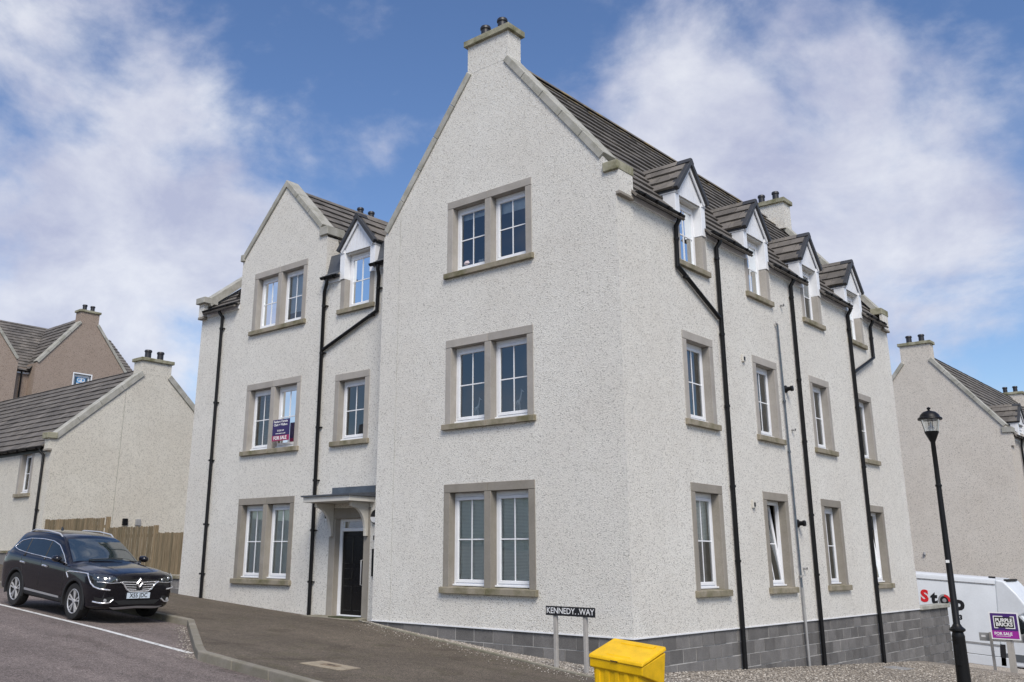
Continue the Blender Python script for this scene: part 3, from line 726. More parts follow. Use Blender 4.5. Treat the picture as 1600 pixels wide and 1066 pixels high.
# main roof ----------------------------------------------
rfm = MB(); rfm.face([(SC, .38, 11.0), (SC, YB-.38, 11.0), (XL-.1, YB-.38, 7.12), (XL-.1, .38, 7.12)])
roof = rfm.build('roof', M_TILE, FL, recalc=False)
e0 = Vector((.13, .40, 6.99)); es = Vector((SC-.13, 0, 11.0-6.99)); W = es.length
hl = [(a-.40+.05, b-.40-.05, 0, .82) for a, b in BAY]
tile_slope(roof, e0, (0, 1, 0), es, YB-.8, W, gauge=W/15, top=M_TILEY, holes=hl, n_indiv=150)
rg = MB()
for i in range(32):
    y = .42+i*.42
    if y > YB-.8: break
    MB().prism([(SC-.16, 10.93), (SC-.06, 11.06), (SC+.06, 11.06), (SC+.16, 10.93), (SC, 11.0)], y, min(y+.415, YB-.42), lambda s, t, d: (s, d, t)).build('ridge_tile', M_TILEY if i % 3 else M_TILE, roof, bevel=.01)
# side dormers, fascia and gutters -----------------------
for a, b in BAY: dormer(FL, PS, (a+b)/2, head=7.57)
segs = [(.48, BAY[0][0]-.0)] + [(BAY[i][1]-.0, BAY[i+1][0]+.0) for i in range(3)] + [(BAY[3][1]-.0, YB-.48)]
for i, (a, b) in enumerate(segs):
    MB().box(.002, .028, a, b, 6.955, 7.10).build('fascia', M_WHT, FL)
    MB().box(.028, .10, a+.01, b-.01, 7.055, 7.10).build('soffit', M_LEAD, FL)
    gutter(FL, (.135, a+.0+(.0 if i == 0 else .06), 7.105), (.135, b+(.07 if i < 4 else -.02), 7.09), (1, 0, 0), .062, nb=(4, 3, 4, 3, 3)[i])
WD = (-1, 0, 0)
pipe(FL, [(.135, 2.02, 7.04), (.135, 2.02, 6.96), (.06, 2.02, 6.86), (.06, 2.00, 6.05), (.06, 3.60, 5.33)], brk=[(.06, 2.02, 6.6), (.06, 2.3, 5.90)], wall_dir=WD)
pipe(FL, [(.135, 3.70, 7.04), (.135, 3.70, 6.95), (.06, 3.68, 6.83), (.06, 3.66, gz(0, 3.66))], rad=.045, brk=[(.06, 3.67, z) for z in (6.6, 5.0, 3.55, 2.0, .62, -.1)][:5], wall_dir=WD)
pipe(FL, [(.135, 7.38, 7.04), (.135, 7.38, 6.95), (.06, 7.37, 6.83), (.06, 7.34, gz(0, 7.3))], rad=.045, brk=[(.06, 7.36, z) for z in (6.55, 4.6, 3.2, 1.6, .35)], wall_dir=WD)
pipe(FL, [(.135, 10.98, 7.04), (.135, 10.98, 6.95), (.06, 10.97, 6.83), (.06, 10.90, gz(0, 10.9))], rad=.045, brk=[(.06, 10.95, z) for z in (6.45, 4.4, 2.9, 1.4, .1)], wall_dir=WD)
pipe(FL, [(.135, 12.62, 7.02), (.135, 12.62, 6.94), (.06, 12.62, 6.82), (.06, 12.60, 5.95), (.06, 11.0, 5.32)], brk=[(.06, 12.62, 6.5)], wall_dir=WD)
o = pipe(FL, [(.05, 6.44, 5.72), (.05, 6.50, 2.4), (.05, 6.53, .1)], rad=.021, mat=M_LEADB, brk=[(.05, 6.47, 4.0), (.05, 6.49, 2.9)], name='waste_pipe', wall_dir=WD)
o = pipe(FL, [(.055, 6.53, .1), (.055, 6.55, gz(0, 6.5))], rad=.026, mat=M_GRYP, brk=[(.055, 6.53, .32)], name='waste_pipe', wall_dir=WD)
MB().tube([(.05, 6.44, 5.72), (.05, 6.36, 5.75)], .026, 8).build('pipe_elbow', M_GRYP, FL)
for (y, z) in ((4.64, 4.67), (4.60, 1.71)):
    v = MB().box(.0, .045, y-.055, y+.055, z-.075, z+.075).build('wall_vent', M_CREAM, FL, bevel=.006); MB().box(.044, .05, y-.03, y+.035, z-.05, z+.03).build('vent_hole', M_BLK, v)
for (y, z) in ((6.69, 4.30), (6.70, 1.40)):
    v = MB().lathe([(.085, 0), (.085, .02), (.05, .05), (.045, .12), (.062, .125), (.062, .17), (.03, .18)], (0, y, z), 16, 'x').build('flue', M_BLK, FL, smooth=35)
for (y, z) in ((6.83, 3.41), (6.79, .48), (6.81, 6.25)):
    v = MB().tube([(0, y, z), (.06, y, z), (.06, y, z-.03)], .024, 10).build('overflow_pipe', M_GRYP, FL, smooth=40); MB().lathe([(.026, .058), (.014, .062)], (.03, y, z), 10, 'x').build('pipe_mouth', M_BLK, v)
# small movement joint bead on the front gable
MB().box(-5.52, -5.514, -.004, 0, ZP, 7.9).build('movement_joint', S_COPE, FL)
# left wing: gablet coping, roofs ------------------------
skew(FL, PR, GL_-.02, zg(GL_-.02), GC-.003, zg(GC), 3, th=.135, dep=.34, proud=.045, mitre=True)
skew(FL, PR, GR_-.16, zg(GR_-.16), GC+.003, zg(GC), 3, th=.135, dep=.34, proud=.045, mitre=True)
MB().box(GR_-.26, GR_+.05, .45, 1.02, zg(GR_)-.14, zg(GR_)+.08).build('kneeler', S_COPE, FL, bevel=.01)
MB().box(GL_-.05, GL_+.10, .45, 1.0, zg(GL_)-.15, zg(GL_)+.04).build('kneeler', S_COPE, FL, bevel=.01)
lm = MB(); lm.face([(GC, .85, 9.93), (GC, 9, 9.93), (-13.0, 9, 7.25), (-13.0, .85, 7.25)])
lm.face([(XE+.3, .40, 7.03), (GL_, .40, 7.03), (GL_, 4.75, 10.5), (XE+.3, 4.75, 10.5)]) if False else None
lr = lm.build('roof', M_TILE, FL, recalc=False)
es2 = Vector((GC-(-7.3), 0, 9.93-6.82)); tile_slope(lr, (-7.3, .86, 6.82), (0, 1, 0), es2, 8.1, es2.length, gauge=.33, n_indiv=30)
for i in range(20):
    y = .86+i*.41; MB().prism([(GC-.15, 9.86), (GC-.05, 9.98), (GC+.05, 9.98), (GC+.15, 9.86), (GC, 9.92)], y, y+.405, lambda s, t, d: (s, d, t)).build('ridge_tile', M_TILE, lr, bevel=.01)
es3 = Vector((0, 4.75-.36, 10.4-6.98)); tile_slope(lr, (XE+.30, .36, 6.98), (1, 0, 0), es3, 1.45, es3.length)
lm2 = MB()
for a, b in ((GR_, -8.04), (-6.86, XL)): lm2.face([(a, .36, 7.08), (b, .36, 7.08), (b, .56, 7.25), (a, .56, 7.25)]); lm2.face([(a, .56, 7.25), (b, .56, 7.25), (b, .66, 7.72), (a, .66, 7.72)])
lm2.face([(XE+.3, .38, 7.0), (GL_, .38, 7.0), (GL_, 4.7, 10.4), (XE+.3, 4.7, 10.4)]); lm2.build('valley_lead', M_LEAD, FL, recalc=False)
# left end coping (seen on edge) with its kneeler
PE = lambda s, t, d=0: (XE+d, s, t)
skew(FL, PE, .42, 7.42, 4.6, 7.42+4.18*.81, 4, th=.2, dep=.34, proud=.05)
MB().box(XE-.075, XE+.345, .30, .75, 7.33, 7.50).build('kneeler', S_COPE, FL, bevel=.01)
MB().box(XE-.02, XE+.22, .39, .508, 6.97, 7.33).build('kneeler_stub', H_MAIN, FL); MB().box(XE-.03, XE+.24, .375, .508, 6.90, 6.97).build('corbel', S_SURR, FL, bevel=.008)
chimney(FL, PE, 5.60, 6.76, .0, .5, 9.0, 11.27, H_MAIN, 2, .14)
# wallhead dormer over the door, gutters and pipes of the recess
dormer(FL, PR, -7.45, head=7.57, back=1.4)
for a, b in ((-13.60, GL_-.01), (GR_+.03, -8.04), (-6.86, -6.06)):
    MB().box(a, b, .482, .508, 6.955, 7.10).build('fascia', M_WHT, FL)
    MB().box(a, b, .40, .482, 7.055, 7.10).build('soffit', M_LEAD, FL)
    gutter(FL, (a-.02, .375, 7.10), (b+.02, .375, 7.09), (0, -1, 0), .06, nb=2)
pipe(FL, [(-12.85, .375, 7.03), (-12.85, .375, 6.95), (-12.80, .45, 6.83), (-12.74, .45, gz(-12.7, .4))], brk=[(-12.8, .45, z) for z in (6.5, 4.5, 3.0, 1.4, .2)])
pipe(FL, [(-8.40, .375, 7.03), (-8.40, .375, 6.93), (-8.56, .45, 6.76), (-8.53, .45, gz(-8.5, .4)-.02)], brk=[(-8.55, .45, z) for z in (6.4, 5.25, 3.5, 2.3, 1.2, .1)])
pipe(FL, [(-6.62, .375, 7.03), (-6.62, .375, 6.93), (-6.66, .45, 6.8), (-6.68, .45, 5.98), (-8.5, .45, 5.33)], brk=[(-6.66, .45, 6.5), (-6.9, .45, 5.9)])
# entrance -----------------------------------------------
dz = -.585
for a, b in ((-8.03, -7.83), (-6.90, -6.71)): MB().box(a, b, .498, .80, dz-.1, 1.44).build('door_jamb', S_SURR, FL, bevel=.006)
MB().box(-8.03, -6.71, .498, .80, 1.44, 1.66).build('door_lintel', S_SURR, FL, bevel=.006)
dr = MB()
for (a, b, z0, z1) in ((-7.83, -7.75, dz, 1.44), (-6.98, -6.90, dz, 1.44), (-7.75, -6.98, 1.17, 1.24), (-7.75, -6.98, 1.38, 1.44), (-7.75, -6.98, dz, dz+.03)): dr.box(a, b, .64, .72, z0, z1)
dr = dr.build('door_frame', M_WHT, FL, bevel=.005)
lf = MB().box(-7.745, -6.985, .67, .715, dz+.035, 1.165).build('door_leaf', M_DOOR, dr, bevel=.003)
for (a, b) in ((-7.66, -7.40), (-7.33, -7.07)):
    for (z0, z1) in ((dz+.12, dz+.62), (dz+.76, dz+.98), (dz+1.08, dz+1.64)):
        MB().prism([(a, z0), (b, z0), (b, z1), (a, z1)], .655, .668, lambda s, t, d: (s, d, t)).build('door_panel', M_DOOR, dr, bevel=.010)
MB().tube([(-7.06, .668, .05), (-7.06, .60, .07), (-7.06, .60, .56), (-7.06, .668, .58)], .013, 10).build('door_handle', M_CHR, dr, smooth=40)
MB().face([(-7.75, .68, 1.24), (-6.98, .68, 1.24), (-6.98, .68, 1.38), (-7.75, .68, 1.38)]).build('fanlight', M_GLASS, dr)
cn = MB(); zc_ = 1.87
cn.hexa([(-7.92-.18, -.22, zc_-.11), (-6.60, -.22, zc_-.11), (-6.60, .508, zc_-.11), (-8.10, .508, zc_-.11), (-8.10, -.22, zc_), (-6.60, -.22, zc_), (-6.60, .508, zc_+.0), (-8.10, .508, zc_+.0)])
can = cn.build('door_canopy', M_CREAM, FL, bevel=.006)
MB().hexa([(-8.14, -.26, zc_+.002), (-6.56, -.26, zc_+.002), (-6.56, .508, zc_+.002), (-8.14, .508, zc_+.002), (-8.14, -.26, zc_+.035), (-6.56, -.26, zc_+.035), (-6.56, .508, zc_+.10), (-8.14, .508, zc_+.10)]).build('canopy_lead', M_LEAD, can)
MB().box(-7.98, -6.585, .485, .509, zc_+.08, zc_+.24).build('flashing', M_LEADB, can)
for xc in (-7.93, -6.80):
    prof = [(0, 1.758), (-.50, 1.758), (-.50, 1.68)]+[(-.48+.41*math.sin(t), 1.12+.54*math.cos(t)) for t in [k*math.pi/2/8 for k in range(9)]]+[(-.07, 1.06), (0, 1.06)]
    MB().prism([(y+.495, z) for y, z in prof], xc-.04, xc+.04, lambda s, t, d: (d, s, t)).build('canopy_bracket', M_CREAM, can, bevel=.006)
v = MB().lathe([(.02, -.07), (.11, -.07), (.15, -.045), (.15, .0)], (-6.52, .509, 1.45), 24, 'y').build('wall_light', M_INK, FL, smooth=40)
vv = MB(); n = 16
ang = [math.pi+math.pi*k/n for k in range(n+1)]
vv.prism([(-6.52+.115*math.cos(t), 1.45+.115*math.sin(t)) for t in ang], .428, .437, lambda s, t, d: (s, d, t)); vv.build('light_lens', M_PAPER, v)
MB().box(-6.60, -6.535, .47, .509, .25, .80).build('intercom', M_BLK, FL); MB().box(-6.58, -6.555, .48, .509, .98, 1.07).build('call_point', M_BLK, FL)
v = MB().box(-8.16, -8.09, .45, .509, 1.45, 1.56).build('lantern_sensor', M_BLK, FL, bevel=.01); MB().box(-8.15, -8.10, .46, .50, 1.41, 1.448).build('sensor_eye', M_PAPER, v)

# ------------------------------------------------------------------ step, mat, manhole, sills' ornaments
OFF[0] = Vector((0, 0, 0))
st = MB().hexa([(-8.35, -.02, -.9), (-6.72, .12, -.9), (-6.72, .505, -.9), (-8.35, .505, -.9), (-8.35, -.02, -.590), (-6.72, .12, -.592), (-6.72, .505, -.578), (-8.35, .505, -.575)])
tag(st.build('doorstep', S_SLAB, bevel=.012), 'worn concrete doorstep slab below the black entrance door', 'doorstep')
tag(MB().box(-7.55, -6.85, .16, .47, -.590, -.566).build('door_mat', M_MAT, bevel=.004), 'dark mossy rubber mat on the doorstep', 'door mat')
mh = thing('manhole_cover', 'sandy concrete chamber lid with slotted steel cover set in pavement', 'manhole cover', (-2.3, -4.2, gz(-2.3, -4.2)))
c4 = [(-2.63, -4.52), (-1.88, -4.42), (-1.95, -3.98), (-2.72, -4.03)]
MB().hexa([(x, y, gz(x, y)-.06) for x, y in c4]+[(x, y, gz(x, y)+.007) for x, y in c4]).build('lid_surround', Mat('sandy_concrete', (.30, .25, .18), .9).vary(.25, 8, 60, .2).m, mh)
c4 = [(-2.42, -4.33), (-2.14, -4.29), (-2.18, -4.13), (-2.47, -4.16)]
MB().hexa([(x, y, gz(x, y)-.03) for x, y in c4]+[(x, y, gz(x, y)+.012) for x, y in c4]).build('steel_lid', Mat('rusty_steel', (.20, .15, .10), .7).vary(.3, 12, 60, .2).m, mh)
c4 = [(-2.37, -4.245), (-2.23, -4.225), (-2.235, -4.205), (-2.375, -4.225)]
MB().hexa([(x, y, gz(x, y)-.02) for x, y in c4]+[(x, y, gz(x, y)+.016) for x, y in c4]).build('lid_slot', M_INK, mh)
dc = MB(); c4 = [(.55, 9.2), (1.0, 9.3), (.95, 10.2), (.5, 10.1)]; dc.hexa([(x, y, gz(x, y)-.03) for x, y in c4]+[(x, y, gz(x, y)+.02) for x, y in c4])
tag(dc.build('drain_cover', M_STEEL, off=(0, 0, 0)), 'grey drain lid lying in the gravel by the side wall', 'drain cover')
def giraffe(x, z, sc, flip, label):
    g = MB(); k = lambda a, b, c: (x+a*sc*flip, .225+c*sc, z+b*sc)
    for a, c in ((-.05, -.02), (-.045, .025), (.05, -.02), (.055, .025)): g.tube([k(a, 0, c), k(a*.9, .13, c*.9), k(a*.8, .2, c*.6)], [.008*sc, .009*sc, .018*sc], 6)
    g.tube([k(-.085, .2, 0), k(-.05, .215, 0), k(.03, .23, 0), k(.065, .24, 0), k(.085, .24, 0)], [.006*sc, .034*sc, .042*sc, .038*sc, .01*sc], 10)
    g.tube([k(.055, .23, 0), k(.09, .33, 0), k(.105, .42, 0), k(.108, .47, 0)], [.032*sc, .02*sc, .015*sc, .014*sc], 8)
    g.tube([k(.09, .475, 0), k(.12, .47, 0), k(.165, .445, 0), k(.178, .438, 0)], [.008*sc, .022*sc, .012*sc, .006*sc], 8)
    for c in (-.012, .012): g.tube([k(.105, .48, c), k(.10, .52, c*1.3)], .005*sc, 5)
    g.tube([k(-.085, .21, 0), k(-.1, .13, 0)], .004*sc, 5)
    tag(g.build('giraffe_figurine', M_PORC, smooth=60, off=(0, 0, 0)), label, 'figurine', 'giraffe figurines standing on the first floor window sill')
giraffe(-3.49, 3.28, .70, 1, 'small pale giraffe figurine in the left pane of the first floor gable window')
giraffe(-2.46, 3.28, .80, 1, 'taller pale giraffe figurine in the right pane of the first floor gable window')
tag(MB().lathe([(.01, 0), (.10, .01), (.13, .05), (.11, .10), (.05, .14), (.01, .145)], (-3.72, .26, 6.37), 16).build('bowl_ornament', Mat('pinkish_glaze', (.55, .47, .50), .5).m, smooth=50, off=(0, 0, 0)), 'rounded pinkish ornament inside the top gable window', 'ornament')
tag(MB().box(-3.46, -3.32, .22, .30, 6.37, 6.46).build('white_box', M_PORC, bevel=.01, off=(0, 0, 0)), 'small white box inside the top gable window', 'box')
# agent's board fixed across the left window of the first floor
bdg = thing('window_sale_board', 'navy and crimson for sale board fixed outside a first floor window', 'sale board', (-9.95, .44, 3.35))
xa, xb, za, zb = -10.19, -9.55, 3.29, 3.80
MB().box(xa, xb, .40, .418, za+.13, zb).build('board', M_NAVY, bdg); MB().box(xa, xb, .40, .418, za, za+.127).build('board_strip', M_CRIM, bdg)
MB().box(-9.98, -9.94, .418, .455, za-.05, zb-.1).build('post', M_WOOD, bdg)
fm = lambda x, z, y=.398: frame_mat((x, y, z), (1, 0, 0), (0, 0, 1))
xc = (xa+xb)/2
text('lettering', 'Raeburn Christie\nClark + Wallace', M_PAPER, bdg, fm(xc-.01, zb-.09), .078, .001)
text('lettering', '01224 564', M_PAPER, bdg, fm(xc, zb-.27), .06, .0)
text('lettering', 'www.raeburns.co.uk', M_PAPER, bdg, fm(xc, zb-.335), .045, .0)
text('lettering', 'FOR SALE', M_PAPER, bdg, fm(xc-.01, za+.064), .118, .003)

# ------------------------------------------------------------------ garden wall at the far corner
GW = thing('garden_wall', 'low grey block wall with stone coping running on from the flats', 'wall', (0, 15.3, gz(0, 15.3)))
MB().box(-.22, -.03, YB+.002, 16.62, -2.6, -.60).build('wall_core', S_MORT, GW)
block_wall(GW, PS, YB+.004, 16.63, lambda s: gz(0, s), -.60, dep=.022, seed=5)
block_wall(GW, lambda s, t, d=0: (s, 16.63-d, t), -.22, -.0, lambda s: gz(0, 16.6), -.60, dep=.0, seed=6)
for a, b in ((YB+.005, 14.95), (14.96, 15.8), (15.81, 16.68)): MB().box(-.28, .05, a, b, -.60, -.50).build('wall_coping', S_COPE, GW, bevel=.01)

# ------------------------------------------------------------------ cottage to the left
CT = thing('cottage', 'low cream roughcast house with grey tiled roof left of the flats', 'house', (-22, 3.95, gz(-22, .5)))
PG = lambda s, t, d=0: (-22-d, s, t)      # gable facing the flats
PC = Pfront(.51)
cs = .875; cc = 3.95; cz = lambda s: 8.02-.06-cs*abs(s-cc)+.0
zap_ = 7.42+.0
zk = lambda s: 7.42-cs*(abs(s-cc))
h1 = stone_window(CT, PC, -24.25, -23.2, 2.45, 3.9, 1, lintel=False, jz=3.86)
w = MB(); wall(w, PG, lambda z: max(.51, cc-(7.34-z)/cs), lambda z: min(7.4, cc+(7.34-z)/cs), [-.6, 7.34-cs*3.44, 7.3], [])
wall(w, PC, lambda z: -44, lambda z: -22, [-.2, 4.1], [(h1[0], h1[1], h1[2], 3.86)]); w.face([(-44, 7.4, -.5), (-22, 7.4, -.5), (-22, 7.4, 4.1), (-44, 7.4, 4.1)]); w.face([(-44, .51, -.5), (-44, 7.4, -.5), (-44, 7.4, 4.2), (-44, cc, 7.3), (-44, .51, 4.2)])
w.build('wall', H_COT, CT, recalc=False)
MB().box(-24.25, -23.2, .50, .7, 3.86, 4.0).build('lintel', S_SURR, CT)
MB().box(-44, -21.99, .44, .509, .22, .66).build('base_course', S_BLOCK, CT); MB().box(-44, -21.97, .41, .509, .66, .74).build('base_coping', S_SILL, CT)
MB().face([(-23.2, 1.2, 2), (-24.3, 1.2, 2), (-24.3, 1.2, 4), (-23.2, 1.2, 4)]).build('room', M_ROOM, CT)
rfc = MB(); rfc.face([(-22.3, cc, 7.18), (-44, cc, 7.18), (-44, 7.6, 3.95), (-22.3, 7.6, 3.95)]); rc = rfc.build('roof', M_TILE, CT, recalc=False)
es = Vector((0, cc-.36, 7.2-4.02)); tile_slope(rc, (-44, .36, 4.02), (1, 0, 0), es, 21.72, es.length, gauge=.36, n_indiv=250)
skew(CT, PG, .50, 4.40, 3.36, zk(3.36)+.02, 4, th=.2, dep=.36, proud=.05); skew(CT, PG, 7.42, 4.38, 4.54, zk(4.54)+.02, 4, th=.2, dep=.36, proud=.05)
MB().box(-22.36, -21.93, .30, .62, 4.26, 4.45).build('kneeler', S_CAP, CT, bevel=.01); MB().box(-22.30, -22.0, .38, .508, 3.93, 4.26).build('kneeler_stub', H_COT, CT); MB().box(-22.31, -21.99, .36, .508, 3.87, 3.93).build('corbel', S_SURR, CT)
chimney(CT, PG, 3.36, 4.54, 0, .55, 6.82, 7.30, H_COT, 2, .12, .12)
MB().box(-44, -22.35, .49, .509, 3.86, 4.0).build('fascia', M_BLK, CT); gutter(CT, (-43.9, .37, 4.02), (-22.40, .37, 4.02), (0, -1, 0), .06, nb=30)
pipe(CT, [(-22.55, .37, 3.95), (-22.55, .37, 3.87), (-22.42, .45, 3.75), (-22.42, .45, .7)], brk=[(-22.42, .45, 2.0)])
MB().box(-22.0, -21.992, 2.86, 2.872, .2, 6.3).build('render_bead', S_COPE, CT)
for y, mm in ((3.32, M_BLK), (3.80, M_GRYP)): MB().box(-22.0, -21.92, y-.09, y+.09, 1.60, 1.82).build('wall_vent', mm, CT, bevel=.01)

# fence on its low wall ----------------------------------
FW = thing('low_wall', 'low grey block wall with brown coping under the timber fence', 'wall', (-18, .6, gz(-18, .6)))
for (a, b, zt) in ((-15.35, -13.87, .13), (-18.0, -15.35, .28), (-21.95, -18.0, .46)):
    MB().box(a, b, .53, .70, -.5, zt-.08).build('wall_core', S_MORT, FW); block_wall(FW, PC, a, b, lambda s: gz(s, .5)-.05, zt-.08, dep=.02, seed=int(-a*10))
    MB().box(a, b, .48, .74, zt-.08, zt).build('wall_coping', S_SILL, FW, bevel=.008)
FE = thing('timber_fence', 'weathered brown vertical board fence stepping up beside the parked car', 'fence', (-18, .6, .2))
for (a, b, z0, z1) in ((-15.30, -13.88, .135, 1.22), (-18.0, -15.45, .285, 1.40), (-21.92, -18.1, .465, 1.68)):
    x = a
    while x < b-.06:
        zt = z1+random.uniform(-.015, .012); g = .016 if b > -14 else .040
        m = MB(); m.prism([(x, z0+.02), (x+.095, z0+.02), (x+.095, zt-.02), (x+.08, zt), (x+.015, zt), (x, zt-.02)], .56+random.uniform(-.004, .004), .582, lambda s, t, d: (s, d, t)); m.build('fence_board', M_WOOD, FE)
        x += .095+g
    for z in (z0+.2, z1-.25): MB().box(a, b, .582, .63, z-.04, z+.04).build('fence_rail', M_WOOD, FE)
for x, z0, z1 in ((-15.42, .135, 1.42), (-18.06, .285, 1.70), (-21.9, .465, 1.7)): MB().box(x, x+.10, .55, .66, z0, z1).build('fence_post', M_WOOD, FE, bevel=.006)

# ------------------------------------------------------------------ brown house up the hill on the left
BH = thing('brown_house', 'tall brown roughcast house with grey roof and chimney far behind the cottage', 'house', (-40, 9, .8))
PBn = lambda s, t, d=0: (-40-d, s, t); bm_ = 1.23
def bgab(cy, hw, zap):
    return (lambda z: max(cy-hw, cy-(zap-.1-z)/bm_)), (lambda z: min(cy+hw, cy+(zap-.1-z)/bm_))
w = MB(); bw = (9.42, 10.50, 8.75, 9.98)
l1, r1 = bgab(9.97, 2.58, 13.45); wall(w, PBn, l1, r1, [.5, 10.17, 13.3], [bw])
l2, r2 = bgab(3.9, 2.58, 13.45); wall(w, PBn, l2, r2, [.5, 10.17, 13.3], [])
w.face([(-40.7, 6.48, .5), (-40.7, 7.39, .5), (-40.7, 7.39, 9.95), (-40.7, 6.48, 9.95)])
for y in (6.48, 7.39, 12.55, 1.32): w.face([(-40, y, .5), (-47, y, .5), (-47, y, 10.17), (-40, y, 10.17)])
w.build('wall', H_BRN, BH, recalc=False)
pvc_window(BH, PBn, bw[0]+.06, bw[1]-.06, bw[2]+.06, bw[3]-.06, bd=.14)
MB().box(bw[0]+.0, bw[1], .0, .06, bw[3]-.06, bw[3], lambda x, y, z: PBn(x, z, y)).build('window_head', M_WHT, BH); MB().box(bw[0], bw[0]+.06, 0, .06, bw[2], bw[3]-.06, lambda x, y, z: PBn(x, z, y)).build('window_side', M_WHT, BH); MB().box(bw[1]-.06, bw[1], 0, .06, bw[2], bw[3]-.06, lambda x, y, z: PBn(x, z, y)).build('window_side', M_WHT, BH)
stk = MB().box(9.72, 10.2, .142, .146, 9.42, 9.80, lambda x, y, z: PBn(x, z, y)).build('window_sticker', M_SKYB, BH)
text('lettering', 'GD', M_PAPER, stk, frame_mat((-40.139, 9.96, 9.62), (0, 1, 0), (0, 0, 1)), .30, .008)
MB().box(9.72, 10.2, .136, .141, 9.40, 9.46, lambda x, y, z: PBn(x, z, y)).build('sticker_band', M_PAPER, stk)
MB().face([(-41.2, 9, 8.5), (-41.2, 11, 8.5), (-41.2, 11, 10.1), (-41.2, 9, 10.1)]).build('room', M_ROOM, BH)
br = MB(); br.face([(-40.35, 9.97, 13.2), (-46, 9.97, 13.2), (-46, 12.7, 9.85), (-40.35, 12.7, 9.85)])
br.face([(-40.35, 3.9, 13.2), (-46, 3.9, 13.2), (-46, 1.2, 9.85), (-40.35, 1.2, 9.85)]); rb = br.build('roof', M_TILE, BH, recalc=False)
es = Vector((0, 9.97-7.25, 13.2-9.85)); tile_slope(rb, (-46, 7.25, 9.85), (1, 0, 0), es, 5.65, es.length, gauge=.36)
es = Vector((0, 3.9-6.62, 13.2-9.85)); tile_slope(rb, (-40.35, 6.62, 9.85), (-1, 0, 0), es, 5.65, es.length, gauge=.36)
es = Vector((-45.4+40.55, 0, 13.3-9.75)); tile_slope(rb, (-40.55, 0, 9.75), (0, 1, 0), es, 14, es.length, gauge=.36)
skew(BH, PBn, 7.39, 10.27, 9.43, 12.79, 4, proud=.06); skew(BH, PBn, 12.56, 10.27, 10.52, 12.79, 4, proud=.06)
skew(BH, PBn, 6.49, 10.27, 4.4, 12.84, 4, proud=.06); skew(BH, PBn, 1.30, 10.27, 3.4, 12.84, 4, proud=.06)
chimney(BH, PBn, 9.43, 10.50, 0, .55, 12.7, 13.33, H_BRN, 2, .12, .12); chimney(BH, PBn, 3.4, 4.4, 0, .55, 12.7, 13.33, H_BRN, 2, .12, .12)
MB().box(-40.72, -40.62, 6.5, 7.37, 9.62, 9.78).build('fascia', M_WHT, BH); gutter(BH, (-40.55, 6.5, 9.78), (-40.55, 7.37, 9.78), (1, 0, 0), .07, nb=2)
pipe(BH, [(-40.6, 6.98, 9.7), (-40.6, 6.98, 2)], wall_dir=(-1, 0, 0))

# ------------------------------------------------------------------ house to the right
RH = thing('gabled_house', 'cream roughcast gabled house behind the white van at the right', 'house', (-3.45, 29, -4.0))
PH = Pfront(29.0); rs = 1.235; rcx = -3.45; zr = lambda s: 9.72-rs*abs(s-rcx)
w = MB(); wall(w, PH, lambda z: max(-6.55, rcx-(9.62-z)/rs), lambda z: min(-.36, rcx+(9.62-z)/rs), [-4.5, 9.62-rs*3.09, 9.5], [])
w.face([(-.36, 29, -4.5), (-.36, 46, -4.5), (-.36, 46, 5.75), (-.36, 29, 5.75)]); w.face([(-6.55, 29, -4.5), (-6.55, 46, -4.5), (-6.55, 46, 5.75), (-6.55, 29, 5.75)])
wall(w, Pfront(46), lambda z: max(-6.55, rcx-(9.62-z)/rs), lambda z: min(-.36, rcx+(9.62-z)/rs), [-4.5, 9.62-rs*3.09, 9.5], [])
w.build('wall', H_RGT, RH, recalc=False)
rm = MB(); rm.face([(rcx, 29.35, 9.45), (rcx, 45.7, 9.45), (-6.7, 45.7, 5.45), (-6.7, 29.35, 5.45)]); rro = rm.build('roof', M_TILE, RH, recalc=False)
es = Vector((rcx+.22, 0, 9.45-5.48)); tile_slope(rro, (-.22, 29.35, 5.48), (0, 1, 0), es, 16.3, es.length, gauge=.36)
skew(RH, PH, -.40, zr(-.4), -2.86, zr(-2.86), 5, proud=.06); skew(RH, PH, -6.5, zr(-6.5), -4.08, zr(-4.08), 5, proud=.06)
MB().box(-.60, -.22, 28.94, 29.45, 5.62, 5.84).build('kneeler', S_COPE, RH, bevel=.01); MB().box(-.36, -.28, 29.0, 29.42, 5.1, 5.62).build('kneeler_stub', H_RGT, RH)
chimney(RH, PH, -4.08, -2.86, 0, .5, 8.9, 9.62, H_RGT, 2, .13, .12)
chimney(RH, Pfront(45.5), -4.05, -2.85, 0, .5, 8.9, 9.62, H_RGT, 2, .13, .12)
PHs = Pside(-.36)
skew(RH, lambda s, t, d=0: (s, 46-d, t), -.40, zr(-.4), -2.86, zr(-2.86), 5, proud=.06)
def PHd(s, t, d=0): return (-.36-d, s, t-1.46)
dormer(RH, PHd, 31.2); pvc_window(RH, PHs, 30.72, 31.68, 4.6, 6.08, bd=.06)
for a, b in ((29.45, 30.62), (31.8, 36.5)): gutter(RH, (-.22, a, 5.55), (-.22, b, 5.55), (1, 0, 0), .07, nb=3); MB().box(-.355, -.33, a, b, 5.38, 5.52).build('fascia', M_WHT, RH)
pipe(RH, [(-.22, 30.45, 5.5), (-.28, 30.45, 5.2), (-.28, 30.45, -3)], wall_dir=(-1, 0, 0))
MB().tube([(-4.08, 28.97, 1.0), (-4.08, 28.94, .9)], .05, 8).build('wall_vent', M_GRYP, RH)

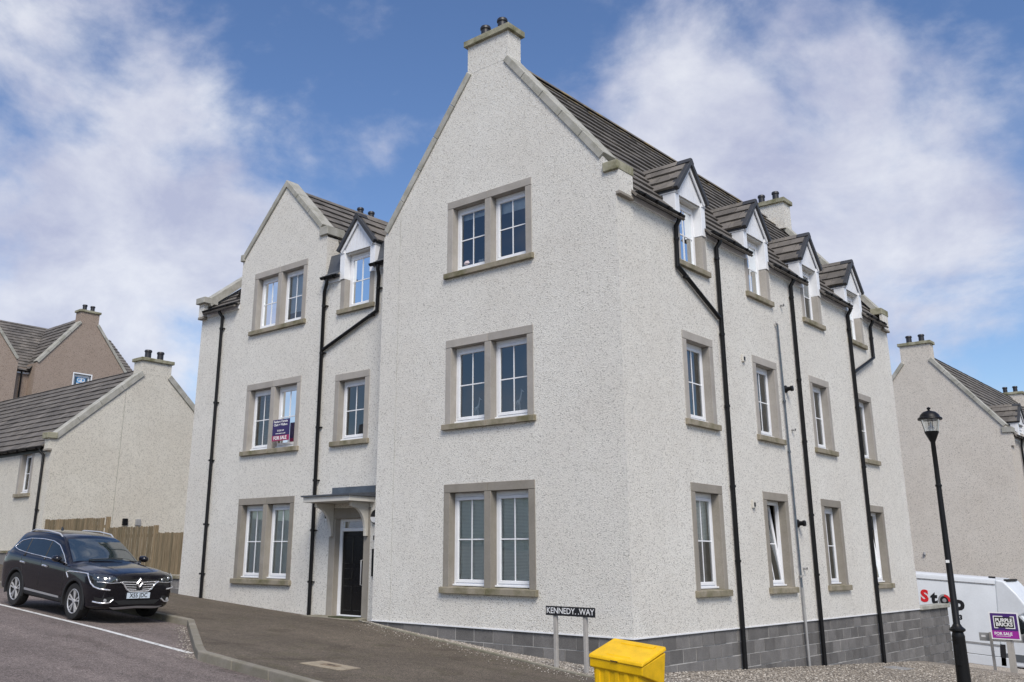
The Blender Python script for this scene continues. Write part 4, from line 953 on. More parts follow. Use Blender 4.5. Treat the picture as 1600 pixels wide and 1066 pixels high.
# ------------------------------------------------------------------ parked car (built in its own axes: x ahead, y left)
CAR = thing('parked_car', 'black five door car parked in the bay facing the flats', 'car', (-9.329, -3.754, -.531), (0, .067, .015), world=False)
CAR.scale = (.91,)*3
def catmull(pts, k):
    out = []
    n = len(pts)
    for i in range(n-1):
        p0, p1, p2, p3 = pts[max(i-1, 0)], pts[i], pts[i+1], pts[min(i+2, n-1)]
        for j in range(k):
            t = j/k; t2, t3 = t*t, t*t*t
            out.append(tuple(.5*((2*b)+(-a+c)*t+(2*a-5*b+4*c-d)*t2+(-a+3*b-3*c+d)*t3) for a, b, c, d in zip(p0, p1, p2, p3)))
    out.append(tuple(pts[-1])); return out
# x, zb, w_low, w_mid, z_belt, w_belt, w_roof, z_roofside, z_top
ST = [(.925, .40, .58, .66, .80, .62, .48, .895, .915),
      (.91, .34, .66, .745, .84, .71, .55, .93, .95),
      (.83, .28, .76, .825, .88, .79, .61, .96, .985),
      (.65, .25, .85, .895, .915, .87, .66, .995, 1.025),
      (.42, .24, .90, .925, .945, .895, .69, 1.025, 1.065),
      (.0, .24, .905, .928, .975, .905, .70, 1.05, 1.10),
      (-.36, .24, .905, .928, .995, .908, .715, 1.07, 1.13),
      (-.50, .24, .90, .925, 1.0, .905, .71, 1.12, 1.18),
      (-.85, .24, .90, .925, 1.015, .905, .68, 1.32, 1.385),
      (-1.22, .24, .90, .925, 1.03, .905, .645, 1.50, 1.565),
      (-1.55, .24, .90, .925, 1.04, .905, .63, 1.565, 1.635),
      (-2.1, .24, .90, .925, 1.055, .905, .625, 1.59, 1.665),
      (-2.7, .24, .90, .925, 1.07, .905, .62, 1.58, 1.655),
      (-3.15, .25, .90, .925, 1.09, .90, .61, 1.545, 1.62),
      (-3.36, .27, .89, .915, 1.10, .88, .59, 1.46, 1.545),
      (-3.49, .29, .86, .89, 1.09, .84, .55, 1.24, 1.32),
      (-3.58, .33, .80, .85, 1.03, .79, .50, 1.07, 1.12),
      (-3.62, .42, .74, .78, .90, .72, .46, .94, .97)]
ST = catmull(ST, 5)
def section(s):
    x, zb, wl_, wm, zbt, wb, wrf, zr_, zt = s
    h = [(0, zb), (wl_*.72, zb), (wl_*.97, zb+.05), (wl_+.004, zb+.14), (wm, zb+.36*(zbt-zb)+.09), (wm-.005, zb+.75*(zbt-zb)), (wb, zbt), (wb-.035, zbt+.03),
         (wb-.035+(wrf-wb+.035)*.55, zbt+.03+(zr_-zbt-.03)*.58), (wrf, zr_), (wrf*.80, zr_+(zt-zr_)*.52), (wrf*.45, zr_+(zt-zr_)*.88), (0, zt)]
    h = catmull(h, 3); return [(x, y, z) for y, z in h]
bm = bmesh.new(); rings = []
for s in ST:
    h = section(s); full = h + [(x, -y, z) for x, y, z in reversed(h[1:-1])]; rings.append([bm.verts.new(p) for p in full])
for a, b in zip(rings[:-1], rings[1:]):
    n = len(a)
    for j in range(n): bm.faces.new((a[j], a[(j+1) % n], b[(j+1) % n], b[j]))
bm.faces.new(rings[0]); bm.faces.new(list(reversed(rings[-1]))); bmesh.ops.recalc_face_normals(bm, faces=bm.faces)
BV = BVHTree.FromBMesh(bm)
me = bpy.data.meshes.new('body'); bm.to_mesh(me); bm.free(); me.materials.append(M_PAINT)
body = bpy.data.objects.new('body', me); COL.objects.link(body)
cut = MB()
for x in (0, -2.705):
    for sg in (-1, 1): cut.lathe([(.405, .60*sg), (.405, 1.1*sg)], (x, 0, .365), 36, 'y')
cu = cut.build('cut', M_CLAD, off=(0, 0, 0)); md = body.modifiers.new('b', 'BOOLEAN'); md.object = cu; md.operation = 'DIFFERENCE'; md.solver = 'EXACT'
bpy.context.view_layer.update()
me2 = bpy.data.meshes.new_from_object(body.evaluated_get(bpy.context.evaluated_depsgraph_get())); body.modifiers.clear(); body.data = me2; bpy.data.objects.remove(cu)
me2.materials.clear(); me2.materials.append(M_PAINT); me2.shade_smooth(); me2.set_sharp_from_angle(angle=R(38)); body.parent = CAR; body.name = 'body'
def on(p, off=.005):
    loc, nr, i, d = BV.find_nearest(Vector(p))
    c = Vector((max(-3.0, min(.3, loc.x)), 0, .7)); 
    if nr.dot(loc-c) < 0: nr = -nr
    return loc+nr*off
def samp(poly, n):
    P = [Vector(p) for p in poly]; ls = [0]
    for a, b in zip(P[:-1], P[1:]): ls.append(ls[-1]+(b-a).length)
    out = []
    for i in range(n+1):
        t = ls[-1]*i/n
        for j in range(len(P)-1):
            if t <= ls[j+1]+1e-9: out.append(P[j]+(P[j+1]-P[j])*((t-ls[j])/max(1e-9, ls[j+1]-ls[j]))); break
    return out
def patch(name, lo, hi, mat, off=.006, n=24, m=8, parent=None, sm=True):
    a, b = samp(lo, n), samp(hi, n); mb = MB()
    for i in range(n+1):
        for j in range(m+1): mb.v.append(on(a[i]+(b[i]-a[i])*(j/m), off))
    for i in range(n):
        for j in range(m): mb.f.append((i*(m+1)+j, (i+1)*(m+1)+j, (i+1)*(m+1)+j+1, i*(m+1)+j+1))
    return mb.build(name, mat, parent or CAR, smooth=60 if sm else None)
def trim(name, pts, rad, mat, off=.004, parent=None, n=None):
    p = samp(pts, n or max(6, len(pts)*5)); return MB().tube([on(q, off) for q in p], rad, 6).build(name, mat, parent or CAR, smooth=60)
def mir(pts, s): return [(x, y*s, z) for x, y, z in pts]
for s in (1, -1):      # written for the left (+y) side, mirrored
    top = [(-3.22, .9, 1.30), (-3.05, .8, 1.42), (-2.7, .8, 1.50), (-2.1, .8, 1.525), (-1.6, .8, 1.51), (-1.25, .8, 1.43), (-.9, .85, 1.26), (-.58, .9, 1.08)]
    bot = [(-3.20, .86, 1.27), (-3.0, .86, 1.205), (-2.6, .86, 1.165), (-2.1, .86, 1.14), (-1.6, .86, 1.125), (-1.2, .86, 1.11), (-.9, .86, 1.095), (-.58, .86, 1.075)]
    sg = patch('side_glass', mir(bot, s), mir(top, s), M_CGLS, .007, 40, 6)
    trim('chrome_trim', mir(bot+list(reversed(top))+[bot[0]], s), .011, M_CHR, .010, n=90)
    for xa_, xb_, zt in ((-1.58, -1.66, 1.52), (-2.52, -2.62, 1.51)): trim('pillar', mir([(xa_, .9, 1.09), (xb_, .8, zt)], s), .022, M_CLAD, -.004)
    trim('door_gap', mir([(-.52, .93, .45), (-.50, .93, .75), (-.55, .92, 1.0)], s), .004, M_CLAD, .0, n=24); trim('door_gap', mir([(-1.62, .93, .36), (-1.60, .93, .75), (-1.62, .92, 1.06)], s), .004, M_CLAD, .0, n=24)
    trim('door_gap', mir([(-2.28, .93, .45), (-2.45, .93, .72), (-2.62, .92, 1.10)], s), .004, M_CLAD, .0, n=24)
    for x in (-1.30, -2.36): trim('door_handle', mir([(x, .93, .945), (x-.10, .93, .955), (x-.2, .93, .955)], s), .021, M_CHR, .018)
    trim('fender_trim', mir([(.44, .91, .945), (.1, .92, .945), (-.34, .92, .93), (-.42, .92, .91), (-.36, .92, .85), (-.30, .92, .80)], s), .014, M_CHR, .007, n=40)
    patch('sill_cladding', mir([(-2.26, .92, .27), (-.45, .92, .27)], s), mir([(-2.26, .93, .40), (-.45, .93, .40)], s), M_CLAD, .006, 20, 4)
    patch('sill_strip', mir([(-2.22, .93, .385), (-.62, .93, .365)], s), mir([(-2.22, .93, .435), (-.62, .93, .405)], s), M_SILV, .012, 20, 2)
    for x in (0, -2.705):
        m = MB(); k = 28
        for i in range(k+1):
            t = -.28+(math.pi+.56)*i/k
            for rd, y in ((.405, .60), (.402, .932), (.412, .938), (.452, .934), (.458, .90)): m.v.append(Vector((x+rd*math.cos(t), s*y, .365+rd*math.sin(t))))
        for i in range(k):
            for j in range(4): m.f.append((i*5+j, (i+1)*5+j, (i+1)*5+j+1, i*5+j+1))
        m.build('wheel_arch', M_CLAD, CAR, smooth=40)
        # wheel
        c = (x, s*.80, .362)
        ty = MB().lathe([(.235, -.10*s), (.30, -.112*s), (.345, -.105*s), (.362, -.07*s), (.362, .07*s), (.345, .105*s), (.30, .112*s), (.238, .10*s), (.225, .06*s)], c, 40, 'y', cap=False).build('wheel', M_TYRE, CAR, smooth=45)
        MB().lathe([(.02, .03*s), (.225, .03*s), (.235, .085*s), (.242, .10*s), (.232, .104*s), (.222, .075*s)], c, 40, 'y').build('rim', M_CLAD, ty, smooth=40)
        MB().lathe([(.222, .092*s), (.236, .106*s), (.244, .100*s)], c, 40, 'y', cap=False).build('rim_ring', M_ALU, ty, smooth=60)
        sp = MB(); sp.lathe([(.045, .06*s), (.045, .095*s), (.02, .10*s)], c, 16, 'y')
        for k in range(5):
            for dd in (-.17, .17):
                a0 = k*2*math.pi/5+.3; a1 = a0+dd*1.05; a0 += dd*.55
                p, q = Vector((math.cos(a0)*.045, 0, math.sin(a0)*.045)), Vector((math.cos(a1)*.228, 0, math.sin(a1)*.228)); t = (q-p).normalized(); nn = Vector((-t.z, 0, t.x)); C = Vector(c)
                f0, f1, bk = Vector((0, .088*s, 0)), Vector((0, .098*s, 0)), Vector((0, .06*s, 0))
                sp.hexa([C+p-nn*.013+bk, C+q-nn*.016+bk, C+q+nn*.016+bk, C+p+nn*.013+bk, C+p-nn*.010+f0, C+q-nn*.013+f1, C+q+nn*.013+f1, C+p+nn*.010+f0])
        sp.build('spokes', M_ALU, ty)
    # head lamp: dark housing under a clear cover, reflector bowls, light guide
    hi = [(.92, .42, .875), (.86, .64, .915), (.70, .84, .945), (.44, .92, .955)]; lo = [(.94, .42, .815), (.90, .64, .80), (.76, .84, .815), (.54, .92, .855)]
    hl_ = patch('headlight', mir(lo, s), mir(hi, s), M_CLAD, .006, 20, 5)
    for p, rd in (((.88, .66, .858), .032), ((.93, .52, .845), .026), ((.76, .82, .878), .026)):
        q = on(mir([p], s)[0], .008); MB().lathe([(rd, 0), (rd*.6, .012), (rd*.25, .016)], q, 14, 'x').build('lamp_bowl', M_CHR, hl_, smooth=50)
    patch('lamp_cover', mir([(.93, .44, .825), (.90, .64, .81), (.76, .83, .825), (.56, .92, .86)], s), mir([(.92, .44, .87), (.86, .64, .91), (.70, .84, .935), (.48, .92, .945)], s), M_CLEAR, .028, 16, 4, parent=hl_)
    trim('light_guide', mir([(.44, .92, .955), (.54, .92, .85), (.62, .91, .77), (.72, .88, .71), (.82, .78, .675), (.90, .64, .66)], s), .016, M_CHR, .010, n=30)
    trim('lamp_brow', mir([(.94, .40, .808), (.90, .64, .793), (.76, .84, .805)], s), .010, M_CHR, .010, n=20)
    trim('fog_trim', mir([(.70, .87, .42), (.84, .76, .405), (.92, .62, .415), (.945, .54, .475)], s), .016, M_CHR, .010, n=24)
    patch('fog_recess', mir([(.74, .82, .425), (.92, .54, .43)], s), mir([(.72, .84, .53), (.93, .54, .53)], s), M_CLAD, .006, 12, 4)
    q = on((.85, s*.68, .47), .01); MB().lathe([(.035, 0), (.03, .012), (.012, .014)], q, 12, 'x').build('fog_lamp', M_SILV, CAR, smooth=50)
    # mirrors, roof rails
    mb = MB(); mb.tube([(-.72, s*.86, 1.07), (-.73, s*.95, 1.09)], .03, 8); mb.build('mirror_stalk', M_CLAD, CAR)
    mi = MB(); mi.tube([(-.615, s*1.02, 1.145), (-.64, s*1.02, 1.145), (-.72, s*1.02, 1.15), (-.80, s*1.02, 1.15), (-.81, s*1.02, 1.15)], [.03, .07, .085, .08, .055], 14)
    for v in mi.v: v.z = 1.15+(v.z-1.15)*.85; v.y = s*1.02+(v.y-s*1.02)*1.05
    mi.build('mirror', M_PAINT, CAR, smooth=50)
    trim('mirror_trim', mir([(-.66, 1.0, 1.09), (-.66, 1.09, 1.09)], s), .008, M_CHR, .2) if False else None
    MB().tube([Vector(on((-1.42, s*.62, 1.58), -.01)), Vector(on((-1.55, s*.60, 1.62), .035)), Vector(on((-2.1, s*.60, 1.66), .05)), Vector(on((-2.8, s*.58, 1.63), .045)), Vector(on((-3.1, s*.57, 1.56), -.01))], [.012, .018, .018, .018, .012], 8).build('roof_rail', M_ALU, CAR, smooth=50)
    trim('bonnet_crease', mir([(-.34, .48, 1.12), (.2, .46, 1.07), (.7, .40, .96)], s), .010, M_PAINT, -.004, n=30)
    patch('tail_lamp', mir([(-3.42, .86, 1.0), (-3.60, .70, .98)], s), mir([(-3.38, .86, 1.10), (-3.54, .70, 1.09)], s), Mat('tail_red', (.25, .01, .012), .2).m, .006, 8, 3)
ws = patch('windscreen', [(-.50, -.76, 1.10), (-.40, -.4, 1.13), (-.37, 0, 1.14), (-.40, .4, 1.13), (-.50, .76, 1.10)], [(-1.20, -.60, 1.53), (-1.17, -.3, 1.56), (-1.16, 0, 1.565), (-1.17, .3, 1.56), (-1.20, .60, 1.53)], M_SCRN, .006, 24, 14)
patch('rear_window', [(-3.56, -.5, 1.14), (-3.58, .5, 1.14)], [(-3.36, -.5, 1.42), (-3.38, .5, 1.42)], M_CGLS, .006, 12, 6)
trim('wiper', [(-.44, -.45, 1.15), (-.46, .35, 1.17)], .008, M_CLAD, .018, n=14)
patch('grille', [(.95, -.24, .645), (.955, 0, .635), (.95, .24, .645)], [(.93, -.44, .845), (.95, 0, .88), (.93, .44, .845)], M_CLAD, .010, 20, 6)
for i, (z, hw) in enumerate(((.665, .26), (.71, .30), (.757, .345), (.805, .40))):
    for s in (1, -1): trim('grille_bar', mir([(.95, .07, z), (.94, hw, z+.012)], s), .0105, M_CHR, .018, n=12)
trim('grille_frame', [(.93, -.44, .815), (.94, -.36, .775), (.945, -.28, .67), (.95, -.21, .632), (.955, 0, .622), (.95, .21, .632), (.945, .28, .67), (.94, .36, .775), (.93, .44, .815)], .018, M_CHR, .016, n=50)
em = MB(); X0 = .952
outer, inner = [(0, .105), (.08, 0), (0, -.105), (-.08, 0)], [(0, .052), (.032, 0), (0, -.052), (-.032, 0)]
for i in range(4):
    j = (i+1) % 4; o1, o2, i1, i2 = outer[i], outer[j], inner[i], inner[j]; m1 = ((o1[0]+i1[0])/2, (o1[1]+i1[1])/2); m2 = ((o2[0]+i2[0])/2, (o2[1]+i2[1])/2); zc0 = .79
    em.face([(X0, o1[0], zc0+o1[1]), (X0, o2[0], zc0+o2[1]), (X0+.022, m2[0], zc0+m2[1]), (X0+.022, m1[0], zc0+m1[1])]); em.face([(X0+.022, m1[0], zc0+m1[1]), (X0+.022, m2[0], zc0+m2[1]), (X0, i2[0], zc0+i2[1]), (X0, i1[0], zc0+i1[1])])
    em.face([(X0, o1[0], zc0+o1[1]), (X0, o2[0], zc0+o2[1]), (X0-.04, o2[0], zc0+o2[1]), (X0-.04, o1[0], zc0+o1[1])])
em.build('diamond_emblem', M_CHR, CAR)
patch('lower_grille', [(.93, -.40, .37), (.945, 0, .37), (.93, .40, .37)], [(.94, -.52, .455), (.95, 0, .46), (.94, .52, .455)], M_CLAD, .008, 20, 4)
patch('skid_plate', [(.86, -.48, .29), (.90, 0, .285), (.86, .48, .29)], [(.90, -.60, .335), (.93, 0, .345), (.90, .60, .335)], M_SILV, .020, 20, 3)
pt = MB().box(.942, .956, -.26, .26, .49, .602).build('number_plate', M_PLATE, CAR)
OFF[0] = Vector((0, 0, 0)); text('lettering', 'X55 JDC', M_INK, pt, frame_mat((.9575, 0, .546), (0, 1, 0), (0, 0, 1)), .118, .0018, .001, sx=.92)
MB().hexa([(-2.62, -.015, 1.63), (-2.74, -.02, 1.63), (-2.74, .02, 1.63), (-2.62, .015, 1.63), (-2.70, -.004, 1.72), (-2.75, -.004, 1.72), (-2.75, .004, 1.72), (-2.70, .004, 1.72)]).build('aerial', M_PAINT, CAR)
MB().box(-2.9, .35, -.6, .6, .22, .30).build('underbody', M_CLAD, CAR)

# ------------------------------------------------------------------ white box van on the side street
VA = Vector((-.22, 22.25, .12)); vz = gz(.5, 22)-.12
VN = thing('box_van', 'white box van with red and black lettering parked behind the low wall', 'van', (0, 0, 0), (0, .062, 0), world=False)
# own axes: x ahead, y left, z up; near side is y=0; origin at box front/near/bottom
VN.location = (VA.x, VA.y, vz); HT = VA.z-vz
bxm = MB(); prof = [(-0.0, .62), (0, HT-.10), (.03, HT-.03), (.10, HT), (1.95, HT), (2.02, HT-.03), (2.05, HT-.10), (2.05, .62)]
bxm.prism([(y, z) for y, z in prof], -4.2, 0, lambda s, t, d: (d, s, t)); bx = bxm.build('box_body', M_VAN, VN, smooth=35)
MB().box(-4.2, .0, -.014, -.002, HT-.20, HT-.165).build('roof_trim', M_GRYP, bx)
for i in range(24): MB().lathe([(.010, -.012), (.006, -.02)], (-4.1+i*.175, -.002, HT-.18), 6, 'y').build('rivet', M_CLAD, bx)
MB().box(-4.2, -.02, .02, .06, .62, .98).build('side_guard', M_VAN, VN) if False else None
MB().box(-4.2, -.0, -.016, -.002, .93, .985).build('rub_strip', M_GRYP, bx)
MB().box(-4.15, -2.9, .02, .10, .28, .60).build('skirt', M_VAN, VN); MB().box(-1.75, .30, .0, .10, .30, .60).build('skirt', M_VAN, VN, bevel=.01)
MB().box(-4.1, 2.0, .25, 1.8, .30, .60).build('chassis', M_CLAD, VN)
# over-cab fairing and cab
fa = MB(); fa.prism([(-.002, 1.62), (-.002, HT-.02), (.25, HT-.06), (.62, HT-.45), (.95, HT-.9), (.60, 1.9)], .03, 2.02, lambda s, t, d: (s, d, t)); fa.build('roof_fairing', M_VAN, VN, bevel=.05, seg=3)
cb = MB(); cb.prism([(.004, .40), (.004, 1.95), (.30, 2.12), (.62, 2.08), (1.15, 1.40), (1.75, 1.12), (1.92, .95), (1.95, .45), (1.9, .35), (.2, .35)], .06, 1.98, lambda s, t, d: (s, d, t)); cb.build('cab', M_VAN, VN, bevel=.06, seg=3)
MB().prism([(.20, 1.20), (.20, 1.92), (.50, 1.98), (1.0, 1.42), (1.02, 1.25)], .045, .062, lambda s, t, d: (s, d, t)).build('door_window', M_CGLS, VN)
MB().tube([(.17, .05, 1.15), (.17, .05, 1.95), (.50, .05, 2.01), (1.05, .05, 1.42), (1.06, .05, 1.2), (.17, .05, 1.17)], .014, 6).build('window_seal', M_CLAD, VN)
MB().box(.05, 1.75, .045, .07, .52, .74).build('rub_panel', M_VANG, VN); MB().box(.02, .16, .0, .07, .35, 1.0).build('cab_gap', M_CLAD, VN)
MB().box(1.04, 1.26, -.14, .06, 1.25, 1.5).build('mirror', M_CLAD, VN, bevel=.02)
for x in (-2.35, 1.15):
    for y in (.16, 1.85):
        wv = MB().lathe([(.2, -.11), (.30, -.115), (.345, -.08), (.345, .08), (.30, .115), (.2, .11)], (x, y, .345), 28, 'y').build('wheel', M_TYRE, VN, smooth=45); MB().lathe([(.02, -.10), (.2, -.115), (.21, -.10)], (x, y, .345), 20, 'y').build('rim', M_SILV, wv)
MB().box(-.25, -.05, .3, .36, HT, HT+.06).build('roof_lamp', M_CLAD, VN); MB().box(.20, .30, .3, 1.7, HT-.06, HT-.0).build('roof_bar', M_CLAD, VN)
fv = lambda x, z: frame_mat((x, -.004, z), (1, 0, 0), (0, 0, 1))
OFF[0] = Vector((0, 0, 0))
lx = {'S': -2.02, 't': -1.62, 'p': -.68}
def vtext(t, m, x, z, size, bold, y=-.004): text('lettering', t, m, bx, frame_mat((x, y, z), (1, 0, 0), (0, 0, 1)), size, bold, .001)
vtext('S', M_RED, -2.20, 2.27, .52, .026, -.006)
vtext('t', M_INK, -1.90, 2.24, .52, .03); vtext('p', M_INK, -1.12, 2.14, .60, .034)
LXc, LZc = -1.57, 2.20
wl_ = MB().lathe([(.20, -.006), (.17, -.012)], (LXc, .0, LZc), 28, 'y').build('wheel_logo', M_GRYP, bx); MB().lathe([(.14, -.013), (.11, -.018)], (LXc, 0, LZc), 24, 'y').build('logo_tyre', M_INK, wl_); MB().lathe([(.065, -.019), (.02, -.022)], (LXc, 0, LZc), 20, 'y').build('logo_hub', M_SILV, wl_)
mr = MB(); aa = [math.pi/2-math.pi*.55*k/10 for k in range(11)]; mr.prism([(LXc+.19*math.cos(t), LZc+.19*math.sin(t)) for t in aa]+[(LXc+.12*math.cos(t), LZc+.12*math.sin(t)) for t in reversed(aa)], -.020, -.014, lambda s, t, d: (s, d, t)); mr.build('logo_flash', M_RED, wl_)
vtext('03', M_INK, -1.15, 1.70, .20, .012)

# ------------------------------------------------------------------ street lamp
LX, LY = 3.1, 6.0; LZ = gz(LX, LY)
LP = thing('street_lamp', 'black post street lamp with glass lantern and domed lid in front of the gravel', 'street lamp', (LX, LY, LZ))
c = (LX, LY, 0); zt = 3.50
ZB = -.56
MB().lathe([(.16, LZ), (.16, LZ+.06), (.118, LZ+.10), (.108, ZB-.12), (.112, ZB-.10), (.092, ZB-.03), (.135, ZB), (.135, ZB+.03), (.088, ZB+.07), (.060, ZB+.12), (.051, 1.25), (.047, 2.0), (.060, 2.005), (.060, 2.04), (.045, 2.05), (.043, 2.84), (.062, 2.88), (.125, 3.02), (.128, 3.045), (.02, 3.05)], c, 24).build('post', M_BLK, LP, smooth=35)
MB().box(LX-.05, LX+.03, LY-.13, LY-.11, LZ+.45, LZ+.8).build('service_door', M_BLK, LP, bevel=.004)
MB().lathe([(.118, 3.045), (.165, 3.28)], c, 24, cap=False).build('glass_bowl', M_CLEAR, LP, smooth=50)
rw = MB()
for k in range(4):
    a = .5+k*math.pi/2; rw.tube([(LX+.118*math.cos(a), LY+.118*math.sin(a), 3.04), (LX+.166*math.cos(a), LY+.166*math.sin(a), 3.285)], .006, 5)
rw.build('lantern_rib', M_BLK, LP)
MB().lathe([(.05, 3.05), (.05, 3.10), (.065, 3.12), (.03, 3.15)], c, 14).build('lamp_holder', M_PAPER, LP, smooth=40); MB().lathe([(.02, 3.15), (.018, 3.22), (.004, 3.235)], c, 10).build('bulb', M_PAPER, LP, smooth=50)
MB().lathe([(.215, 3.265), (.222, 3.28), (.215, 3.305), (.185, 3.32), (.165, 3.37), (.11, 3.42), (.035, 3.445), (.018, 3.455), (.018, 3.465), (.036, 3.48), (.036, 3.50), (.01, 3.515)], c, 28).build('lid', M_BLK, LP, smooth=35)
MB().box(LX-.03, LX+.03, LY-.075, LY-.055, .62, .67).build('number_tag', M_PAPER, LP)

# ------------------------------------------------------------------ street name sign on two posts
OFF[0] = Vector((0, 0, 0))
SG = thing('street_sign', 'black street name plate with white capitals on two grey posts by the corner', 'street sign', (-.63, -.95, gz(-.63, -.95)))
SY = -.86
MB().box(-1.06, -.125, SY-.012, SY, -.225, -.085).build('name_plate', M_INK, SG)
for x in (-.90, -.335): MB().box(x-.03, x+.03, SY+.002, SY+.062, gz(x, SY)-.1, -.10).build('sign_post', M_POST, SG, bevel=.006)
fr_ = MB()
for q in ((-1.06, -.125, -.097, -.0895), (-1.06, -.125, -.2205, -.213)): fr_.box(q[0]+.004, q[1]-.004, SY-.0135, SY-.0125, q[2], q[3])
text('lettering', 'KENNEDY. .WAY', M_PAPER, SG, frame_mat((-.592, SY-.0135, -.155), (1, 0, 0), (0, 0, 1)), .125, .0008, .0008, spacing=.98, sx=.97)

# ------------------------------------------------------------------ grit bin
GB = thing('grit_bin', 'bright yellow plastic grit bin with sloping hinged lid at the pavement corner', 'grit bin', (1.80, -3.10, -1.075), (0, .075, -.03), world=False)
W2, D2, zf_, zk_ = .365, .235, .50, .50
bb = MB()
bb.hexa([(-.31, -.19, .0), (.31, -.19, 0), (.31, .20, 0), (-.31, .20, 0), (-W2+.015, -D2+.01, zf_), (W2-.015, -D2+.01, zf_), (W2-.015, D2, zf_+.13), (-W2+.015, D2, zf_+.13)])
body_b = bb.build('bin_body', M_YEL, GB, bevel=.02, seg=3)
for i in range(5):
    x = -.27+i*.135; MB().hexa([(x-.03, -.21, .06), (x+.03, -.21, .06), (x+.03, -.17, .06), (x-.03, -.17, .06), (x-.033, -D2+.004, zf_-.06), (x+.033, -D2+.004, zf_-.06), (x+.033, -D2+.06, zf_-.06), (x-.033, -D2+.06, zf_-.06)]).build('bin_rib', M_YEL, body_b, bevel=.008)
rim = MB(); rim.hexa([(-W2-.012, -D2-.012, zf_-.07), (W2+.012, -D2-.012, zf_-.07), (W2+.012, D2, zf_-.20), (-W2-.012, D2, zf_-.20), (-W2-.015, -D2-.02, zf_+.03), (W2+.015, -D2-.02, zf_+.03), (W2+.015, D2+.01, zf_+.165), (-W2-.015, D2+.01, zf_+.165)])
rim.build('bin_rim', M_YEL, body_b, bevel=.012, seg=2)
sl = .135/.5
ld = MB(); zl = lambda y: zf_+.045+(y+D2+.03)*(.155/.52)
y0, y1 = -D2-.035, D2+.02
ld.hexa([(-W2-.025, y0, zl(y0)-.012), (W2+.025, y0, zl(y0)-.012), (W2+.025, y1, zl(y1)-.012), (-W2-.025, y1, zl(y1)-.012), (-W2-.02, y0+.01, zl(y0)+.032), (W2+.02, y0+.01, zl(y0)+.032), (W2+.01, y1, zl(y1)+.032), (-W2-.01, y1, zl(y1)+.032)])
lid = ld.build('bin_lid', M_YEL, GB, bevel=.014, seg=3)
MB().hexa([(-.19, -.20, zl(-.20)+.028), (.19, -.20, zl(-.20)+.028), (.14, -.12, zl(-.12)+.028), (-.14, -.12, zl(-.12)+.028), (-.17, -.19, zl(-.19)+.038), (.17, -.19, zl(-.19)+.038), (.13, -.125, zl(-.125)+.038), (-.13, -.125, zl(-.125)+.038)]).build('lid_panel', M_YEL, lid, bevel=.006)
MB().hexa([(-.20, .13, zl(.13)+.03), (.27, .13, zl(.13)+.03), (.27, .22, zl(.22)+.03), (-.20, .22, zl(.22)+.03), (-.20, .14, zl(.14)+.045), (.27, .14, zl(.14)+.045), (.27, .22, zl(.22)+.045), (-.20, .22, zl(.22)+.045)]).build('lid_step', M_YEL, lid, bevel=.006)
MB().box(-.06, .04, y0-.004, y0+.012, zl(y0)-.006, zl(y0)+.004).build('latch', M_CLAD, lid)

# ------------------------------------------------------------------ signs at the right
OFF[0] = Vector((0, 0, 0))
HX, HY = 1.97, 14.3; HZ = gz(HX, HY)
RS = thing('estate_agent_sign', 'purple and magenta for sale sign on a grey timber post', 'sale sign', (HX, HY, HZ))
PO = MB().box(HX-.05, HX+.05, HY-.0, HY+.07, HZ-.05, HZ+.95).build('sign_post', M_POST, RS); MB().box(HX+.052, HX+.10, HY+.01, HY+.06, HZ+.0, HZ+.9).build('sign_post', M_POST, RS)
x0, x1, z0, z1 = HX-.33, HX+.27, HZ+.80, HZ+1.39
sk_ = .0
bo = MB().box(x0-.03, x1+.03, HY-.03, HY-.012, z0-.03, z1+.03).build('board_edge', M_PAPER, RS)
MB().box(x0, x1, HY-.036, HY-.0305, z0+.18, z1).build('board', M_PURP, RS); MB().box(x0, x1, HY-.036, HY-.0305, z0, z0+.178).build('board_strip', M_MAG, RS)
MB().box(x0+.085, x1-.085, HY-.042, HY-.0365, z0+.255, z1-.085).build('logo_panel', M_INK, RS)
fs = lambda x, z, y=HY-.0435: frame_mat((x, y, z), (1, 0, 0), (0, 0, 1)); xc = (x0+x1)/2
text('lettering', 'PURPLE', M_PAPER, RS, fs(xc, z1-.165), .118, .004, .001); text('lettering', 'BRICKS', M_PAPER, RS, fs(xc, z1-.265), .118, .004, .001)
lb = MB(); a, b, q0, q1 = x0+.062, x1-.062, z0+.232, z1-.062
for (m0, m1, k0, k1) in ((a, a+.02, q0, q1), (a+.02, a+.22, q1-.02, q1), (a+.02, a+.09, q0, q0+.02), (b-.02, b, q0, q1), (b-.09, b-.02, q1-.02, q1), (b-.22, b-.02, q0, q0+.02)): lb.box(m0, m1, HY-.042, HY-.0365, k0, k1)
lb.build('logo_bracket', M_PAPER, RS)
text('lettering', 'FOR SALE', M_PAPER, RS, fs(xc-.05, z0+.105, HY-.0375), .095, .003, .001); MB().box(xc-.22, xc+.11, HY-.038, HY-.0365, z0+.045, z0+.054).build('strip_rule', M_PAPER, RS)
NX = 1.42; NY = 14.75
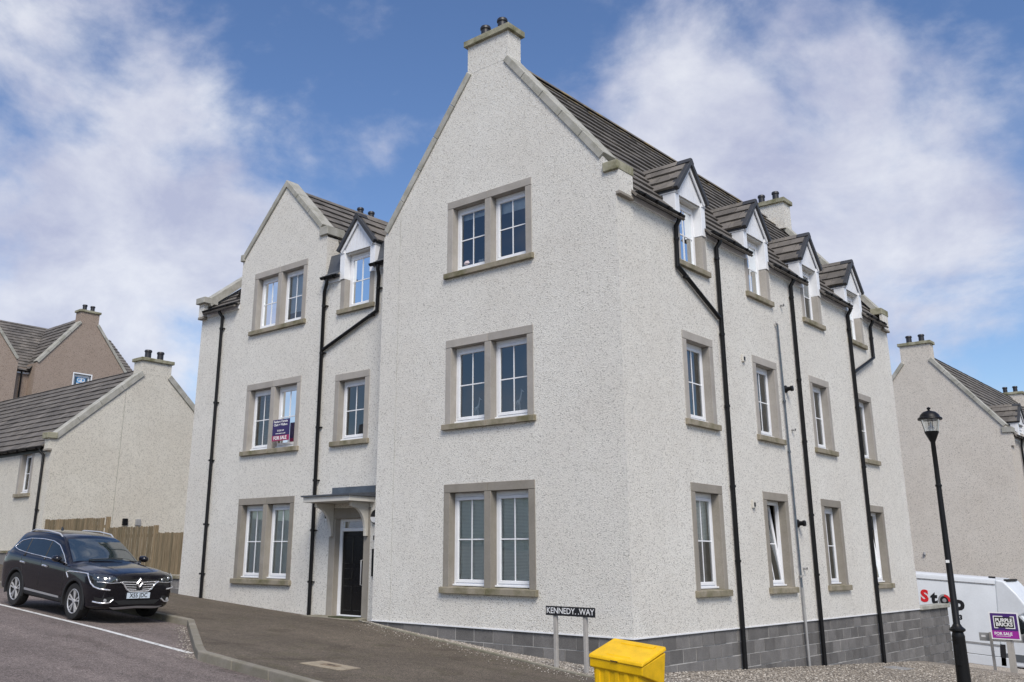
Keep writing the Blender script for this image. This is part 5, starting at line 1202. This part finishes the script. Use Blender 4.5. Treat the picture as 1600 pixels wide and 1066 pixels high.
NS = thing('nameplate_back', 'grey back of a street name plate on low posts beside the purple sign', 'street sign', (NX, NY, gz(NX, NY)))
zz = gz(NX, NY)
MB().box(NX-.22, NX+1.02, NY, NY+.02, zz+.70, zz+.90).build('name_plate', M_STEEL, NS); MB().box(NX-.17, NX-.07, NY-.004, NY-.001, zz+.79, zz+.84).build('plate_sticker', M_PAPER, NS)
for x in (NX+.06, NX+.86): MB().box(x-.03, x+.03, NY-.062, NY-.002, zz-.1, zz+.92).build('sign_post', M_POST, NS)

# ------------------------------------------------------------------ two plain out-of-frame houses, added only for panes and car to reflect
def reflection_house(label, x0, x1, y0, y1, ze, zr, base):
    h = thing('house', label, 'house', ((x0+x1)/2, (y0+y1)/2, base), group=None)
    w = MB(); ym = (y0+y1)/2
    for x in (x0, x1): w.face([(x, y0, base), (x, y1, base), (x, y1, ze), (x, ym, zr), (x, y0, ze)])
    for y in (y0, y1): w.face([(x0, y, base), (x1, y, base), (x1, y, ze), (x0, y, ze)])
    w.build('wall', H_RGT, h, recalc=False)
    m = (zr-ze)/(ym-y0)
    for y, sg in ((y0, 1), (y1, -1)): MB().prism([(y-sg*.3, ze-.3*m), (ym, zr), (ym, zr+.12), (y-sg*.3, ze-.3*m+.12)], x0-.1, x1+.1, lambda s, t, d: (d, s, t)).build('roof', M_TILE, h)
    for x in (x0+.2, x1-1.3): MB().box(x, x+1.1, ym-.3, ym+.3, zr-.7, zr+.9).build('chimney', H_RGT, h)
    n = int((x1-x0)/3)
    for i in range(n):
        x = x0+(i+.5)*(x1-x0)/n
        for z in (base+1.2, base+4.0):
            if z+1.4 > ze: continue
            for y, sg in ((y0, -1), (y1, 1)): MB().box(x-.5, x+.5, y+sg*.03-.03, y+sg*.03+.03, z, z+1.35).build('window', M_CGLS, h)
reflection_house('pale gabled house across the main street, added out of view for the panes and parked car to mirror', -46, -24, -38, -30, 5.2, 9.6, -.5)
reflection_house('pale gabled house across the side street, added out of view for the panes of the long side wall to mirror', 5, 26, 30, 39, 4.0, 8.2, -4.5)
